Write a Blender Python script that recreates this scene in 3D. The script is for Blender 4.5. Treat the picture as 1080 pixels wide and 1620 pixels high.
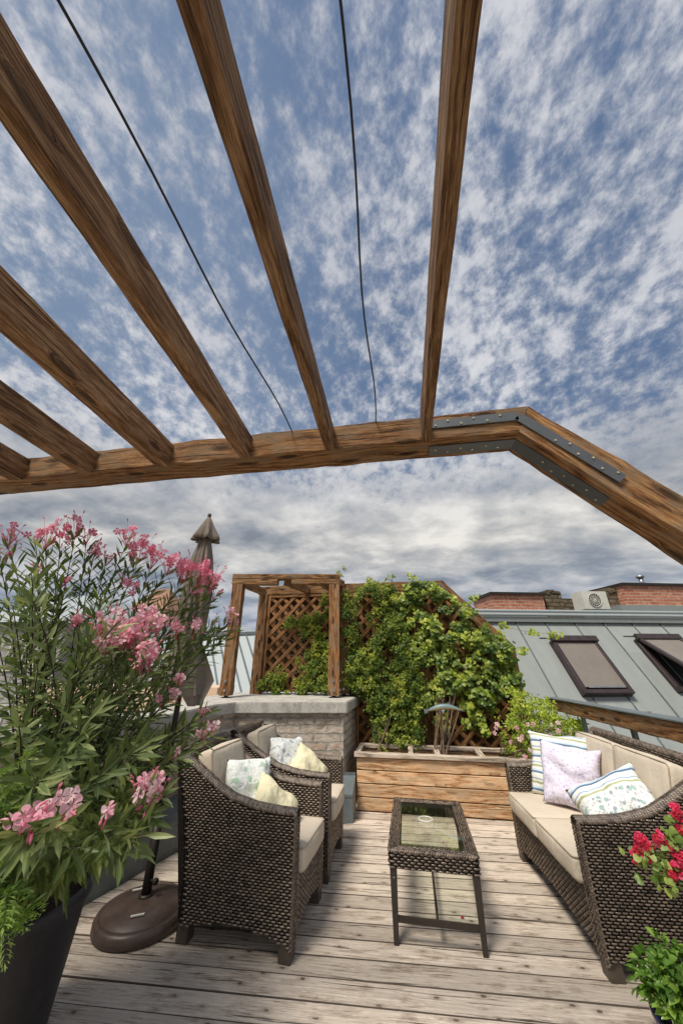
import bpy, bmesh, math, random
from mathutils import Vector, Matrix, Euler, noise
random.seed(7)
R = math.radians
C = bpy.context.scene.collection
S = bpy.context.scene
for o in list(bpy.data.objects): bpy.data.objects.remove(o)
# ------------------------------------------------------------------ camera
CAMZ = 1.5; PITCH = math.atan(235/540.); YAW = R(9.35)
cd = bpy.data.cameras.new('camera'); cam = bpy.data.objects.new('camera', cd); C.objects.link(cam)
cam.location = (0, 0, CAMZ); cam.rotation_euler = (R(90)+PITCH, 0, YAW)
cd.sensor_fit = 'HORIZONTAL'; cd.sensor_width = 24; cd.lens = 12; cd.clip_start = .03; cd.clip_end = 3000
S.camera = cam
S.view_settings.view_transform = 'Standard'; S.view_settings.look = 'None'
S.view_settings.exposure = 0.62; S.view_settings.gamma = 1
# ------------------------------------------------------------------ sun and sky
SUN_EL, SUN_AZ = R(60), math.atan2(-.80, -.42)      # azimuth measured from +X
sd = bpy.data.lights.new('sun', 'SUN'); so = bpy.data.objects.new('sun', sd); C.objects.link(so)
sd.energy = 2.8; sd.angle = R(17); sd.color = (1, .92, .80)
sdir = Vector((math.cos(SUN_AZ)*math.cos(SUN_EL), math.sin(SUN_AZ)*math.cos(SUN_EL), math.sin(SUN_EL)))
so.rotation_euler = sdir.to_track_quat('Z', 'Y').to_euler()

class NT:
    def __init__(s, tree): s.t = tree; s.n = tree.nodes; s.l = tree.links
    def new(s, ty, **kw):
        n = s.n.new(ty)
        for k, v in kw.items():
            if hasattr(n, k): setattr(n, k, v)
        return n
    def put(s, sock, v):
        if v is None: return
        if hasattr(v, 'links') and hasattr(v, 'node'): s.l.new(v, sock)
        else:
            if sock.type == 'RGBA' and len(v) == 3: v = (*v, 1)
            sock.default_value = v
    def math(s, op, a, b=None, c=None, clamp=False):
        n = s.new('ShaderNodeMath', operation=op, use_clamp=clamp)
        s.put(n.inputs[0], a)
        if b is not None: s.put(n.inputs[1], b)
        if c is not None: s.put(n.inputs[2], c)
        return n.outputs[0]
    def vmath(s, op, a, b=None):
        n = s.new('ShaderNodeVectorMath', operation=op); s.put(n.inputs[0], a)
        if b is not None: s.put(n.inputs[1], b)
        return n.outputs[0]
    def mapping(s, v, scale=(1,1,1), loc=(0,0,0), rot=(0,0,0)):
        n = s.new('ShaderNodeMapping'); s.put(n.inputs[0], v)
        n.inputs['Scale'].default_value = scale; n.inputs['Location'].default_value = loc; n.inputs['Rotation'].default_value = rot
        return n.outputs[0]
    def noise(s, v, scale, detail=4, rough=.55, dist=0, out=0):
        n = s.new('ShaderNodeTexNoise'); s.put(n.inputs['Vector'], v); n.inputs['Scale'].default_value = scale
        n.inputs['Detail'].default_value = detail; n.inputs['Roughness'].default_value = rough; n.inputs['Distortion'].default_value = dist
        return n.outputs[out]
    def voro(s, v, scale, feature='F1', rnd=1, dim='3D'):
        n = s.new('ShaderNodeTexVoronoi', feature=feature, voronoi_dimensions=dim); s.put(n.inputs['Vector'], v); n.inputs['Scale'].default_value = scale
        n.inputs['Randomness'].default_value = rnd
        return n.outputs['Distance'], n.outputs.get('Color')
    def ramp(s, f, stops, interp='LINEAR'):
        n = s.new('ShaderNodeValToRGB'); s.put(n.inputs[0], f); cr = n.color_ramp; cr.interpolation = interp
        while len(cr.elements) < len(stops): cr.elements.new(.5)
        for e, (p, c) in zip(cr.elements, stops):
            e.position = p; e.color = (*c, 1) if isinstance(c, tuple) else (c, c, c, 1)
        return n.outputs[0]
    def mix(s, f, a, b, blend='MIX'):
        n = s.new('ShaderNodeMix', data_type='RGBA', blend_type=blend)
        s.put(n.inputs[0], f); s.put(n.inputs[6], a); s.put(n.inputs[7], b); return n.outputs[2]
    def smooth(s, x, a, b):
        n = s.new('ShaderNodeMapRange', interpolation_type='SMOOTHSTEP'); s.put(n.inputs[0], x)
        n.inputs[1].default_value = a; n.inputs[2].default_value = b; return n.outputs[0]
    def attr(s, name):
        return s.new('ShaderNodeAttribute', attribute_name=name).outputs['Fac']

w = bpy.data.worlds.new('World'); S.world = w; w.use_nodes = True
T = NT(w.node_tree); T.n.clear()
sky = T.new('ShaderNodeTexSky', sky_type='NISHITA'); sky.sun_disc = False
sky.sun_elevation = SUN_EL; sky.sun_rotation = math.atan2(sdir.x, sdir.y); sky.altitude = 300; sky.ozone_density = 2.0
dirv = T.new('ShaderNodeTexCoord').outputs['Generated']
sep = T.new('ShaderNodeSeparateXYZ'); T.put(sep.inputs[0], dirv); dz = sep.outputs[2]
den = T.math('ADD', T.math('MAXIMUM', dz, 0.0), .10)
cx = T.math('DIVIDE', sep.outputs[0], den); cy = T.math('DIVIDE', sep.outputs[1], den)
comb = T.new('ShaderNodeCombineXYZ'); T.put(comb.inputs[0], cx); T.put(comb.inputs[1], cy)
pv = comb.outputs[0]
den3 = T.math('ADD', T.math('MAXIMUM', dz, 0.0), .40)
cb3 = T.new('ShaderNodeCombineXYZ'); T.put(cb3.inputs[0], T.math('DIVIDE', sep.outputs[0], den3)); T.put(cb3.inputs[1], T.math('DIVIDE', sep.outputs[1], den3))
pr = T.mapping(cb3.outputs[0], scale=(1.0, .82, 1), rot=(0, 0, R(28)))
small = T.noise(pr, 24, 7, .66, .0)             # small flocked cloudlets
mid = T.noise(T.mapping(cb3.outputs[0], loc=(5.3, 1.7, 0)), 3.6, 4, .6, .1)
big = T.noise(T.mapping(pv, loc=(2.1, 7.9, 0)), .9, 3, .5, .2)
cov = T.math('ADD', T.math('MULTIPLY', small, 1.15), T.math('ADD', T.math('MULTIPLY', mid, .70), T.math('MULTIPLY', big, .55)))
cov = T.math('ADD', cov, T.math('MULTIPLY', T.smooth(dz, .60, .26), .40))   # the deck of cloud closes low down
dens = T.smooth(cov, .95, 1.37)
den2 = T.math('ADD', T.math('MAXIMUM', dz, 0.0), .22)
cb2 = T.new('ShaderNodeCombineXYZ'); T.put(cb2.inputs[0], T.math('DIVIDE', sep.outputs[0], den2)); T.put(cb2.inputs[1], T.math('DIVIDE', sep.outputs[1], den2)); pw = cb2.outputs[0]
lump = T.noise(T.mapping(pw, scale=(.8, 1.0, 1), loc=(.4, 3.3, 0)), 3.6, 6, .58, .15)
lump2 = T.noise(T.mapping(pw, scale=(.5, 1.2, 1), loc=(9, 3, 0)), 1.3, 3, .5, .3)
lowc = T.ramp(T.math('ADD', T.math('MULTIPLY', lump, .6), T.math('MULTIPLY', lump2, .4)), [(.37, (1.9, 2.15, 2.6)), (.45, (3.0, 3.2, 3.5)), (.52, (4.4, 4.4, 4.4)), (.63, (7.2, 7.0, 6.6))])
cl = T.mix(T.smooth(T.math('ADD', T.math('MULTIPLY', small, .6), T.math('MULTIPLY', mid, .4)), .36, .64), (2.9, 3.3, 4.1), (6.0, 6.05, 6.35))
cl = T.mix(1.0, cl, T.ramp(T.math('ADD', big, T.math('MULTIPLY', sep.outputs[0], -.12)), [(.34, (.74, .76, .80)), (.56, (1.0, 1.0, 1.0))]), 'MULTIPLY')
cl = T.mix(T.smooth(dz, .60, .30), cl, lowc)
blue0 = T.mix(.25, T.mix(1.0, sky.outputs[0], (1.0, 1.0, 1.0), 'MULTIPLY'), (1.2, 1.75, 2.9))
blue = T.mix(T.smooth(T.math('ADD', sep.outputs[0], T.math('MULTIPLY', mid, -.5)), -.1, -.75), blue0, (2.2, 2.9, 4.1))
blue = T.mix(.45, blue, (1.0, 1.55, 2.6))
col = T.mix(dens, blue, cl)
horiz = T.mix(T.smooth(lump, .38, .62), (1.9, 2.4, 3.2), (3.9, 4.2, 4.8))
col = T.mix(T.smooth(dz, .30, .05), col, horiz)
bg = T.new('ShaderNodeBackground'); T.put(bg.inputs[0], col); bg.inputs[1].default_value = .077
wo = T.new('ShaderNodeOutputWorld'); T.l.new(bg.outputs[0], wo.inputs[0])

# ------------------------------------------------------------------ helpers: pixels (1080x1620) to places
_fw = Vector((-math.sin(YAW)*math.cos(PITCH), math.cos(YAW)*math.cos(PITCH), math.sin(PITCH)))
_rt = Vector((math.cos(YAW), math.sin(YAW), 0)); _up = _rt.cross(_fw)
def ray(x, y): return _fw*540 + _rt*(x-540) + _up*(810-y)
O = Vector((0, 0, CAMZ))
def atY(x, y, Y): d = ray(x, y); return O + d*(Y/d.y)
def atR(x, y, r): d = ray(x, y); return O + d*(r/math.hypot(d.x, d.y))
def atZ(x, y, z): d = ray(x, y); return O + d*((z-CAMZ)/d.z)
def rnd(a, b): return random.uniform(a, b)

def tag(o, label=None, cat=None, group=None, kind=None):
    if label: o['label'] = label
    if cat: o['category'] = cat
    if group: o['group'] = group
    if kind: o['kind'] = kind
    return o
def thing(name, label, cat, loc=(0,0,0), rz=0, group=None):
    o = bpy.data.objects.new(name, None); C.objects.link(o); o.location = loc; o.rotation_euler = (0, 0, rz)
    o.empty_display_size = .1
    return tag(o, label, cat, group)
class MB:
    def __init__(s): s.v = []; s.f = []; s.uv = []; s.r = []
    def add(s, vs, fs, uvs=None, r=0.0):
        b = len(s.v); s.v += [Vector(p) for p in vs]
        for i, f in enumerate(fs):
            s.f.append([b+k for k in f]); s.r.append(r)
            s.uv.append(uvs[i] if uvs else [(0, 0)]*len(f))
    def box(s, c, size, rot=None, r=0.0, bev=0.0):
        x, y, z = size[0]/2, size[1]/2, size[2]/2
        M = (Euler(rot).to_matrix() if rot else Matrix.Identity(3)); c = Vector(c)
        if bev <= 0:
            vs = [c + M @ Vector((sx*x, sy*y, sz*z)) for sz in (-1, 1) for sy in (-1, 1) for sx in (-1, 1)]
            F = [(0,2,3,1), (4,5,7,6), (0,1,5,4), (2,6,7,3), (0,4,6,2), (1,3,7,5)]
            d = [(x,y),(x,y),(x,z),(x,z),(y,z),(y,z)]
            U = [[(-a,-b),(-a,b),(a,b),(a,-b)] for a, b in d]
            s.add(vs, F, U, r)
        else:
            bm = bmesh.new(); bmesh.ops.create_cube(bm, size=1); bmesh.ops.scale(bm, vec=size, verts=bm.verts)
            bmesh.ops.bevel(bm, geom=bm.edges[:]+bm.verts[:], offset=bev, segments=2, profile=.5, affect='EDGES')
            s.frombm(bm, M, c, r)
    def frombm(s, bm, M=Matrix.Identity(3), c=Vector((0,0,0)), r=0.0):
        bm.verts.index_update(); vs = [c + M @ v.co for v in bm.verts]
        fs = [[v.index for v in f.verts] for f in bm.faces]
        us = []
        for f in bm.faces:
            n = f.normal; us.append([((v.co.x, v.co.y) if abs(n.z) > .7 else (v.co.x, v.co.z) if abs(n.y) > .7 else (v.co.y, v.co.z)) for v in f.verts])
        s.add(vs, fs, us, r); bm.free()
    def tube(s, pts, rad, n=8, r=0.0, cap=True):
        pts = [Vector(p) for p in pts]; rr = rad if isinstance(rad, (list, tuple)) else [rad]*len(pts)
        vs = []; prev = None
        for i, p in enumerate(pts):
            t = (pts[min(i+1, len(pts)-1)] - pts[max(i-1, 0)]).normalized()
            a = Vector((0,0,1)) if abs(t.z) < .9 else Vector((1,0,0))
            if prev is not None: a = prev
            u = (a - t*a.dot(t)).normalized(); v = t.cross(u); prev = u
            for k in range(n):
                an = 2*math.pi*k/n; vs.append(p + (u*math.cos(an) + v*math.sin(an))*rr[i])
        fs = []; us = []; L = 0
        for i in range(len(pts)-1):
            d = (pts[i+1]-pts[i]).length
            for k in range(n):
                k2 = (k+1) % n; fs.append((i*n+k, i*n+k2, (i+1)*n+k2, (i+1)*n+k))
                us.append([(L, k/n*.3), (L, (k+1)/n*.3), (L+d, (k+1)/n*.3), (L+d, k/n*.3)])
            L += d
        if cap:
            fs.append(tuple(range(n-1, -1, -1))); us.append([(0,0)]*n)
            fs.append(tuple(range((len(pts)-1)*n, len(pts)*n))); us.append([(0,0)]*n)
        s.add(vs, fs, us, r)
    def lathe(s, prof, c=(0,0,0), n=32, fold=None, r=0.0):
        c = Vector(c); vs = []
        for (ra, z) in prof:
            for k in range(n):
                an = 2*math.pi*k/n; q = ra*(fold(an, z) if fold else 1)
                vs.append(c + Vector((q*math.cos(an), q*math.sin(an), z)))
        fs = []
        for i in range(len(prof)-1):
            for k in range(n):
                k2 = (k+1) % n; fs.append((i*n+k, i*n+k2, (i+1)*n+k2, (i+1)*n+k))
        s.add(vs, fs, [[(math.atan2(vs[k].y-c.y, vs[k].x-c.x), vs[k].z) for k in f] for f in fs], r)
    def prism(s, poly, z0, z1, r=0.0):      # poly: CCW list of (x,y)
        n = len(poly); vs = [(x, y, z0) for x, y in poly] + [(x, y, z1) for x, y in poly]
        fs = [tuple(range(n-1, -1, -1)), tuple(range(n, 2*n))]; us = [[(poly[k][0], poly[k][1]) for k in f] for f in (range(n-1, -1, -1), range(n))]
        L = 0
        for k in range(n):
            k2 = (k+1) % n; d = math.dist(poly[k], poly[k2])
            fs.append((k, k2, n+k2, n+k)); us.append([(L, z0), (L+d, z0), (L+d, z1), (L, z1)]); L += d
        s.add(vs, fs, us, r)
    def build(s, name, mat, parent=None, smooth=False, local=False, kind=None):
        vs = s.v
        if parent is not None and not local:
            off = Vector(parent.location)
            if parent.parent: off = off + Vector(parent.parent.location)
        elif parent is None:
            xs = [v.x for v in vs]; ys = [v.y for v in vs]
            off = Vector(((min(xs)+max(xs))/2, (min(ys)+max(ys))/2, min(v.z for v in vs)))
        else: off = Vector((0,0,0))
        me = bpy.data.meshes.new(name); me.from_pydata([v-off for v in vs], [], s.f); me.update()
        uvl = me.uv_layers.new(name='UVMap')
        flat = []
        for u in s.uv:
            for q in u: flat += [q[0], q[1]]
        if len(flat) == len(uvl.data)*2: uvl.data.foreach_set('uv', flat)
        at = me.attributes.new('rnd', 'FLOAT', 'FACE'); at.data.foreach_set('value', s.r)
        if smooth: me.polygons.foreach_set('use_smooth', [True]*len(me.polygons))
        me.materials.append(mat)
        o = bpy.data.objects.new(name, me); C.objects.link(o)
        if parent is not None: o.parent = parent
        else: o.location = off
        if kind: o['kind'] = kind
        return o

# ------------------------------------------------------------------ materials
def mat(name, fn):
    m = bpy.data.materials.new(name); m.use_nodes = True; t = NT(m.node_tree); b = m.node_tree.nodes['Principled BSDF']
    fn(t, b); return m
def setb(t, b, col=None, rough=.7, metal=0, bump=None, bs=.3, bd=.01, spec=.4):
    if col is not None: t.put(b.inputs['Base Color'], col)
    t.put(b.inputs['Roughness'], rough); b.inputs['Metallic'].default_value = metal; b.inputs['Specular IOR Level'].default_value = spec
    if bump is not None:
        n = t.new('ShaderNodeBump'); n.inputs['Strength'].default_value = bs; n.inputs['Distance'].default_value = bd
        t.put(n.inputs['Height'], bump); t.l.new(n.outputs[0], b.inputs['Normal'])
def UV(t): return t.new('ShaderNodeUVMap').outputs[0]
def OBJ(t): return t.new('ShaderNodeTexCoord').outputs['Object']
def GEO(t): return t.new('ShaderNodeNewGeometry').outputs['Position']

def wood(name, dark, midc, light, rings=.10, knots=1.0, grain=26, bump=.55, weather=None, vs=1.0, spots=0):
    def fn(t, b):
        r = t.attr('rnd'); uv = UV(t)
        off = t.new('ShaderNodeCombineXYZ'); t.put(off.inputs[0], t.math('MULTIPLY', r, 37.0)); t.put(off.inputs[1], t.math('MULTIPLY', r, 11.0))
        p = t.vmath('ADD', uv, off.outputs[0])
        kd, _ = t.voro(t.mapping(p, scale=(2.0, 7.0*vs, 1)), 1.0, dim='2D')
        kn = t.math('MULTIPLY', t.smooth(kd, .17, .05), knots)
        warp = t.noise(t.mapping(p, scale=(1.3, 5*vs, 1)), 1.5, 3, .5)
        q = t.new('ShaderNodeCombineXYZ'); t.put(q.inputs[1], t.math('ADD', t.math('MULTIPLY', warp, .045), t.math('MULTIPLY', kn, .05)))
        p2 = t.vmath('ADD', p, q.outputs[0])
        sp_ = t.new('ShaderNodeSeparateXYZ'); t.put(sp_.inputs[0], p)
        wv = t.noise(t.mapping(p, scale=(.75, 4.5, 1)), 1.7, 2, .4)
        ring = t.math('ADD', .5, t.math('MULTIPLY', .5, t.math('SINE', t.math('ADD', t.math('MULTIPLY', sp_.outputs[1], 110.0), t.math('MULTIPLY', t.math('ADD', wv, t.math('MULTIPLY', kn, .2)), 34.0)))))
        ring = t.math('POWER', ring, 1.6)
        g1 = t.noise(t.mapping(p2, scale=(2.2, grain*vs, 1)), 2.2, 8, .74, .4)
        g2 = t.noise(t.mapping(p2, scale=(6, grain*1.8*vs, 1)), 3.0, 6, .78)
        blot = t.noise(t.mapping(p, scale=(3, 7, 1)), 1.7, 6, .65)
        crack = t.smooth(t.noise(t.mapping(p2, scale=(.6, grain*.8*vs, 1)), 1.9, 4, .55), .365, .335)
        f = t.math('ADD', t.math('MULTIPLY', g1, .46), t.math('ADD', t.math('MULTIPLY', g2, .38), t.math('MULTIPLY', blot, .16)))
        f = t.math('ADD', f, t.math('MULTIPLY', t.math('SUBTRACT', ring, .45), -rings))
        c = t.ramp(f, [(.41, dark), (.50, midc), (.60, light)])
        if weather: c = t.mix(t.smooth(blot, .42, .66), c, t.mix(g1, weather[0], weather[1]))
        c = t.mix(t.math('MULTIPLY', kn, .8), c, tuple(x*.35 for x in dark))
        c = t.mix(t.math('MULTIPLY', crack, .9), c, tuple(x*.18 for x in dark))
        if spots:
            c = t.mix(t.math('GREATER_THAN', r, 2.0), c, (.10, .078, .06))     # board edges coloured dark to stand in for shade in the gaps
            sdd, _ = t.voro(t.mapping(p, scale=(4.2, 8.0, 1), loc=(4, 2, 0)), 1.0, dim='2D'); sn = t.noise(p, 60, 3, .6)
            c = t.mix(t.math('MULTIPLY', t.smooth(t.math('ADD', sdd, t.math('MULTIPLY', sn, .05)), .105, .065), t.math('MULTIPLY', t.smooth(blot, .44, .54), .88)), c, (.05, .032, .022))
            c = t.mix(t.math('MULTIPLY', t.smooth(sdd, .20, .10), .3), c, (.20, .14, .10))
        br = t.math('ADD', .84, t.math('MULTIPLY', t.math('FRACT', t.math('MULTIPLY', r, 7.31)), .3))
        bc = t.new('ShaderNodeCombineColor'); [t.put(bc.inputs[i], br) for i in range(3)]
        c = t.mix(1.0, c, bc.outputs[0], 'MULTIPLY')
        h = t.math('SUBTRACT', t.math('ADD', f, t.math('MULTIPLY', g2, .4)), t.math('MULTIPLY', crack, 1.2))
        setb(t, b, c, .82, bump=h, bs=bump, bd=.006, spec=.25)
    return mat(name, fn)
M = {}
M['beam'] = wood('beam wood', (.045, .020, .008), (.25, .115, .042), (.52, .30, .13), rings=.08, grain=50, bump=1.0, weather=((.11, .06, .03), (.36, .25, .15)))
M['rafter'] = wood('rafter wood', (.04, .020, .009), (.22, .115, .054), (.50, .32, .175), rings=.05, knots=.8, grain=66, bump=.9)
M['post'] = wood('post wood', (.045, .021, .010), (.26, .115, .042), (.50, .28, .12), rings=.08, grain=50, bump=.9, weather=((.15, .09, .05), (.33, .24, .16)))
M['deck'] = wood('deck wood', (.24, .185, .14), (.56, .475, .39), (.76, .67, .57), rings=.045, knots=0, grain=42, bump=.7, weather=((.42, .35, .285), (.70, .62, .53)), spots=1)
M['planter'] = wood('planter wood', (.25, .11, .042), (.64, .385, .20), (.86, .63, .42), rings=.09, knots=.5, grain=42, weather=((.33, .22, .12), (.66, .48, .31)))
M['trim'] = wood('grey trim wood', (.20, .16, .12), (.46, .38, .30), (.66, .56, .46))
M['lattice'] = wood('lattice wood', (.10, .042, .016), (.26, .125, .05), (.42, .23, .105), knots=.2)
M['backing'] = wood('backing wood', (.05, .022, .009), (.12, .06, .028), (.21, .12, .06), knots=.2)

def plain(name, col, rough=.6, metal=0, var=.25, scale=8, bs=.2, spec=.4, bd=.003):
    def fn(t, b):
        n = t.noise(OBJ(t), scale, 5, .6); n2 = t.noise(OBJ(t), scale*7, 3, .6)
        k = t.math('ADD', t.math('MULTIPLY', n, .7), t.math('MULTIPLY', n2, .3))
        c = t.mix(t.smooth(k, .3, .7), tuple(x*(1-var) for x in col), tuple(min(1, x*(1+var)) for x in col))
        setb(t, b, c, rough, metal, n2, bs, bd, spec)
    return mat(name, fn)
M['strand'] = mat('wicker strand', lambda t, b: setb(t, b, t.mix(t.attr('rnd'), (.045, .031, .022), (.25, .185, .133)), .26, spec=.65,
    bump=t.noise(t.mapping(OBJ(t), scale=(30, 30, 220)), 1.0, 2, .5), bs=.25, bd=.001))
M['rim'] = mat('wicker rim strand', lambda t, b: setb(t, b, t.mix(t.attr('rnd'), (.06, .045, .035), (.22, .17, .13)), .40, spec=.6))
M['wickerdark'] = plain('wicker core', (.010, .007, .005), .8)
M['leg'] = plain('furniture leg', (.085, .068, .052), .5)
M['tableleg'] = plain('table leg metal', (.035, .026, .02), .42, spec=.6)
def fabric(t, b, col, v=.10):
    p = OBJ(t); n = t.noise(p, 5, 5, .6); fine = t.noise(p, 260, 2, .5); fold = t.noise(t.mapping(p, scale=(1, 1, .6)), 9, 4, .6, .8)
    st = t.smooth(t.noise(t.mapping(p, loc=(3, 1, 5)), 2.7, 6, .7), .5, .72)
    c = t.mix(n, tuple(x*(1-v) for x in col), tuple(min(1, x*(1+v)) for x in col))
    c = t.mix(t.math('MULTIPLY', st, .35), c, tuple(x*y for x, y in zip(col, (.74, .69, .62))))
    setb(t, b, c, .95, bump=t.math('ADD', t.math('MULTIPLY', fine, .06), fold), bs=.65, bd=.018, spec=.15)
M['cushion'] = mat('beige cushion fabric', lambda t, b: fabric(t, b, (.60, .525, .42)))
M['piping'] = mat('beige piping', lambda t, b: fabric(t, b, (.42, .35, .27)))
def blotch(t, p, scale, rad, soft=.04, rndness=1):
    d, c = t.voro(p, scale, rnd=rndness); return t.smooth(d, rad+soft, rad), c
def pil(fn): 
    def f(t, b):
        p = OBJ(t); c = fn(t, p)
        fold = t.noise(t.mapping(p, scale=(1, 1, 1)), 13, 4, .6, 1.2)
        setb(t, b, c, .9, bump=fold, bs=.7, bd=.02, spec=.15)
    return f
def p_floral(cols, base):
    def fn(t, p):
        c = base
        for k, (cc, sc, rd) in enumerate(cols):
            wv = t.vmath('ADD', t.mapping(p, loc=(k*3.1, k*1.7, 0), scale=(1, 1, .05)), t.vmath('MULTIPLY', t.noise(p, 30, 2, .5, out=1), (.03, .03, 0)))
            m, _ = blotch(t, wv, sc, rd, .09); c = t.mix(t.math('MULTIPLY', m, .62), c, cc)
        return c
    return fn
M['p_green'] = mat('white pillow green flowers', pil(p_floral([((.45, .52, .50), 46, .26), ((.58, .66, .63), 80, .34), ((.24, .50, .28), 13, .23)], (.82, .84, .82))))
M['p_yellow'] = mat('pale yellow pillow', pil(p_floral([((.60, .57, .36), 30, .28), ((.80, .77, .58), 60, .3)], (.77, .71, .48))))
M['p_blue'] = mat('white pillow blue flowers', pil(p_floral([((.13, .20, .32), 15, .25), ((.28, .40, .38), 26, .24), ((.45, .5, .5), 60, .3)], (.80, .82, .80))))
M['p_lilac'] = mat('lilac pillow', pil(p_floral([((.42, .37, .58), 34, .24), ((.55, .50, .68), 75, .30)], (.74, .70, .82))))
def p_stripe(t, p):
    sp = t.new('ShaderNodeSeparateXYZ'); t.put(sp.inputs[0], p)
    x = t.math('FRACT', t.math('MULTIPLY', t.math('ADD', sp.outputs[1], t.math('MULTIPLY', t.noise(p, 6, 2, .5), .02)), 8.5))
    return t.ramp(x, [(0, (.80, .80, .74)), (.22, (.12, .20, .32)), (.34, (.55, .66, .74)), (.46, (.82, .83, .80)), (.62, (.42, .46, .27)), (.74, (.80, .80, .72)), (.86, (.30, .42, .55)), (.93, (.8, .8, .76))], 'CONSTANT')
M['p_stripe'] = mat('striped pillow', pil(p_stripe))
def p_mixed(t, p):
    fl = p_floral([((.10, .34, .30), 22, .27), ((.09, .13, .27), 30, .22), ((.38, .34, .42), 60, .3)], (.74, .78, .76))(t, p)
    st = p_stripe(t, p)
    sp = t.new('ShaderNodeSeparateXYZ'); t.put(sp.inputs[0], p)
    return t.mix(t.smooth(sp.outputs[1], .045, .05), fl, st)
M['p_mixed'] = mat('teal blossom pillow', pil(p_mixed))
M['metalgrey'] = plain('zinc flashing', (.17, .20, .21), .45, .35, .2, 3)
M['straps'] = plain('grey steel strap', (.12, .13, .14), .45, .5, .12, 6)
M['brass'] = plain('pale screw head', (.6, .52, .36), .35, .6)
M['steel'] = plain('galvanised steel', (.42, .43, .44), .35, .9)
M['darkiron'] = plain('dark iron', (.035, .028, .024), .5, .3)
M['cable'] = plain('black cable', (.02, .018, .018), .6)
def brickm(name, c1, c2, mortar, sc, paint=0, rh=.066, bw=.25):
    def fn(t, b):
        uv = UV(t); wv = t.vmath('ADD', uv, t.vmath('MULTIPLY', t.noise(uv, 9, 3, .6, out=1), (.014, .02, 0) if not paint else (.05, .045, 0)))
        n = t.new('ShaderNodeTexBrick'); t.put(n.inputs['Vector'], wv); n.inputs['Color1'].default_value = (*c1, 1); n.inputs['Color2'].default_value = (*c2, 1)
        n.inputs['Mortar'].default_value = (*mortar, 1); n.inputs['Scale'].default_value = 1; n.inputs['Mortar Size'].default_value = .009*sc
        n.inputs['Brick Width'].default_value = bw*sc; n.inputs['Row Height'].default_value = rh*sc; n.inputs['Mortar Smooth'].default_value = .3
        n.inputs['Bias'].default_value = -.1
        nz = t.noise(uv, 14, 6, .65); bl = t.noise(uv, 2.6, 6, .65)
        c = t.mix(1.0, n.outputs[0], t.ramp(nz, [(.3, .62), (.7, 1.25)]), 'MULTIPLY')
        if paint: c = t.mix(t.math('MULTIPLY', t.smooth(bl, .33, .55), paint), c, t.mix(nz, (.40, .37, .31), (.76, .73, .66)))
        if paint: c = t.mix(t.math('MULTIPLY', t.smooth(t.noise(t.mapping(uv, scale=(1, 2.5, 1), loc=(7, 3, 0)), 3.3, 6, .7), .54, .66), .75), c, (.22, .17, .125))
        setb(t, b, c, .9, bump=t.math('ADD', t.math('MULTIPLY', n.outputs['Fac'], -1.0), nz), bs=1.0, bd=.02 if paint else .012, spec=.2)
    return mat(name, fn)
M['whitebrick'] = brickm('whitewashed brick', (.50, .33, .24), (.72, .62, .5), (.22, .20, .17), 1.25, .62)
M['redbrick'] = brickm('red brick', (.44, .15, .085), (.60, .27, .17), (.55, .42, .34), 1, 0)
M['oldbrick'] = brickm('old stained brick', (.12, .095, .06), (.26, .20, .13), (.07, .06, .045), 1.3, 0)
def concrete(t, b):
    p = GEO(t); n = t.noise(p, 6, 8, .7); f = t.noise(p, 45, 4, .6); st = t.noise(t.mapping(p, scale=(9, 9, .8)), 1.5, 4, .6)
    c = t.ramp(t.math('ADD', t.math('MULTIPLY', n, .6), t.math('MULTIPLY', f, .4)), [(.34, (.26, .245, .215)), (.5, (.47, .45, .41)), (.66, (.60, .58, .53))])
    c = t.mix(t.math('MULTIPLY', t.smooth(st, .54, .7), .45), c, (.22, .20, .17))
    setb(t, b, c, .9, bump=t.math('ADD', n, t.math('MULTIPLY', f, .5)), bs=.5, bd=.012, spec=.2)
M['concrete'] = mat('weathered concrete', concrete)
def roofm(name, c0, c1):
    def fn(t, b):
        uv = UV(t); r = t.attr('rnd')
        n = t.noise(t.mapping(uv, scale=(3, .8, 1)), 1.8, 6, .65); f = t.noise(t.mapping(uv, scale=(20, 2, 1)), 2, 4, .6); sp = t.noise(uv, 40, 3, .6)
        c = t.mix(t.math('ADD', t.math('MULTIPLY', n, .6), t.math('ADD', t.math('MULTIPLY', f, .3), t.math('MULTIPLY', r, .22))), c0, c1)
        c = t.mix(t.smooth(sp, .66, .74), c, tuple(min(1, x*1.5) for x in c1))
        setb(t, b, c, t.math('ADD', .5, t.math('MULTIPLY', n, .3)), .12, n, .25, .02)
    return mat(name, fn)
M['zincroof'] = roofm('zinc roof', (.19, .212, .205), (.37, .40, .385))
M['paleroof'] = roofm('pale sheet roof', (.26, .30, .31), (.44, .48, .49))
M['stucco'] = plain('beige stucco', (.58, .46, .33), .9, 0, .18, .8)
M['stucco2'] = plain('peach stucco', (.66, .48, .34), .9, 0, .15, .8)
M['greystucco'] = plain('grey stucco', (.35, .34, .32), .9, 0, .2, .8)
M['tile'] = plain('clay tile roof', (.30, .17, .11), .85, 0, .35, 1.5)
M['skyframe'] = plain('brown skylight frame', (.055, .04, .042), .4, .3)
M['shade'] = plain('taupe roller shade', (.20, .175, .15), .55, 0, .10, 3, spec=.5)
M['void'] = plain('dark opening', (.012, .01, .01), .8)
M['acwhite'] = plain('off white casing', (.60, .59, .53), .55, 0, .1, 4)
M['umbrella'] = mat('taupe canvas', lambda t, b: fabric(t, b, (.19, .16, .132), .2))
M['umbase'] = plain('brown cast base', (.075, .052, .042), .42, 0, .35, 9, .35, spec=.55)
M['pot'] = plain('black plastic pot', (.022, .022, .026), .5, 0, .4, 5, .2)
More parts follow.
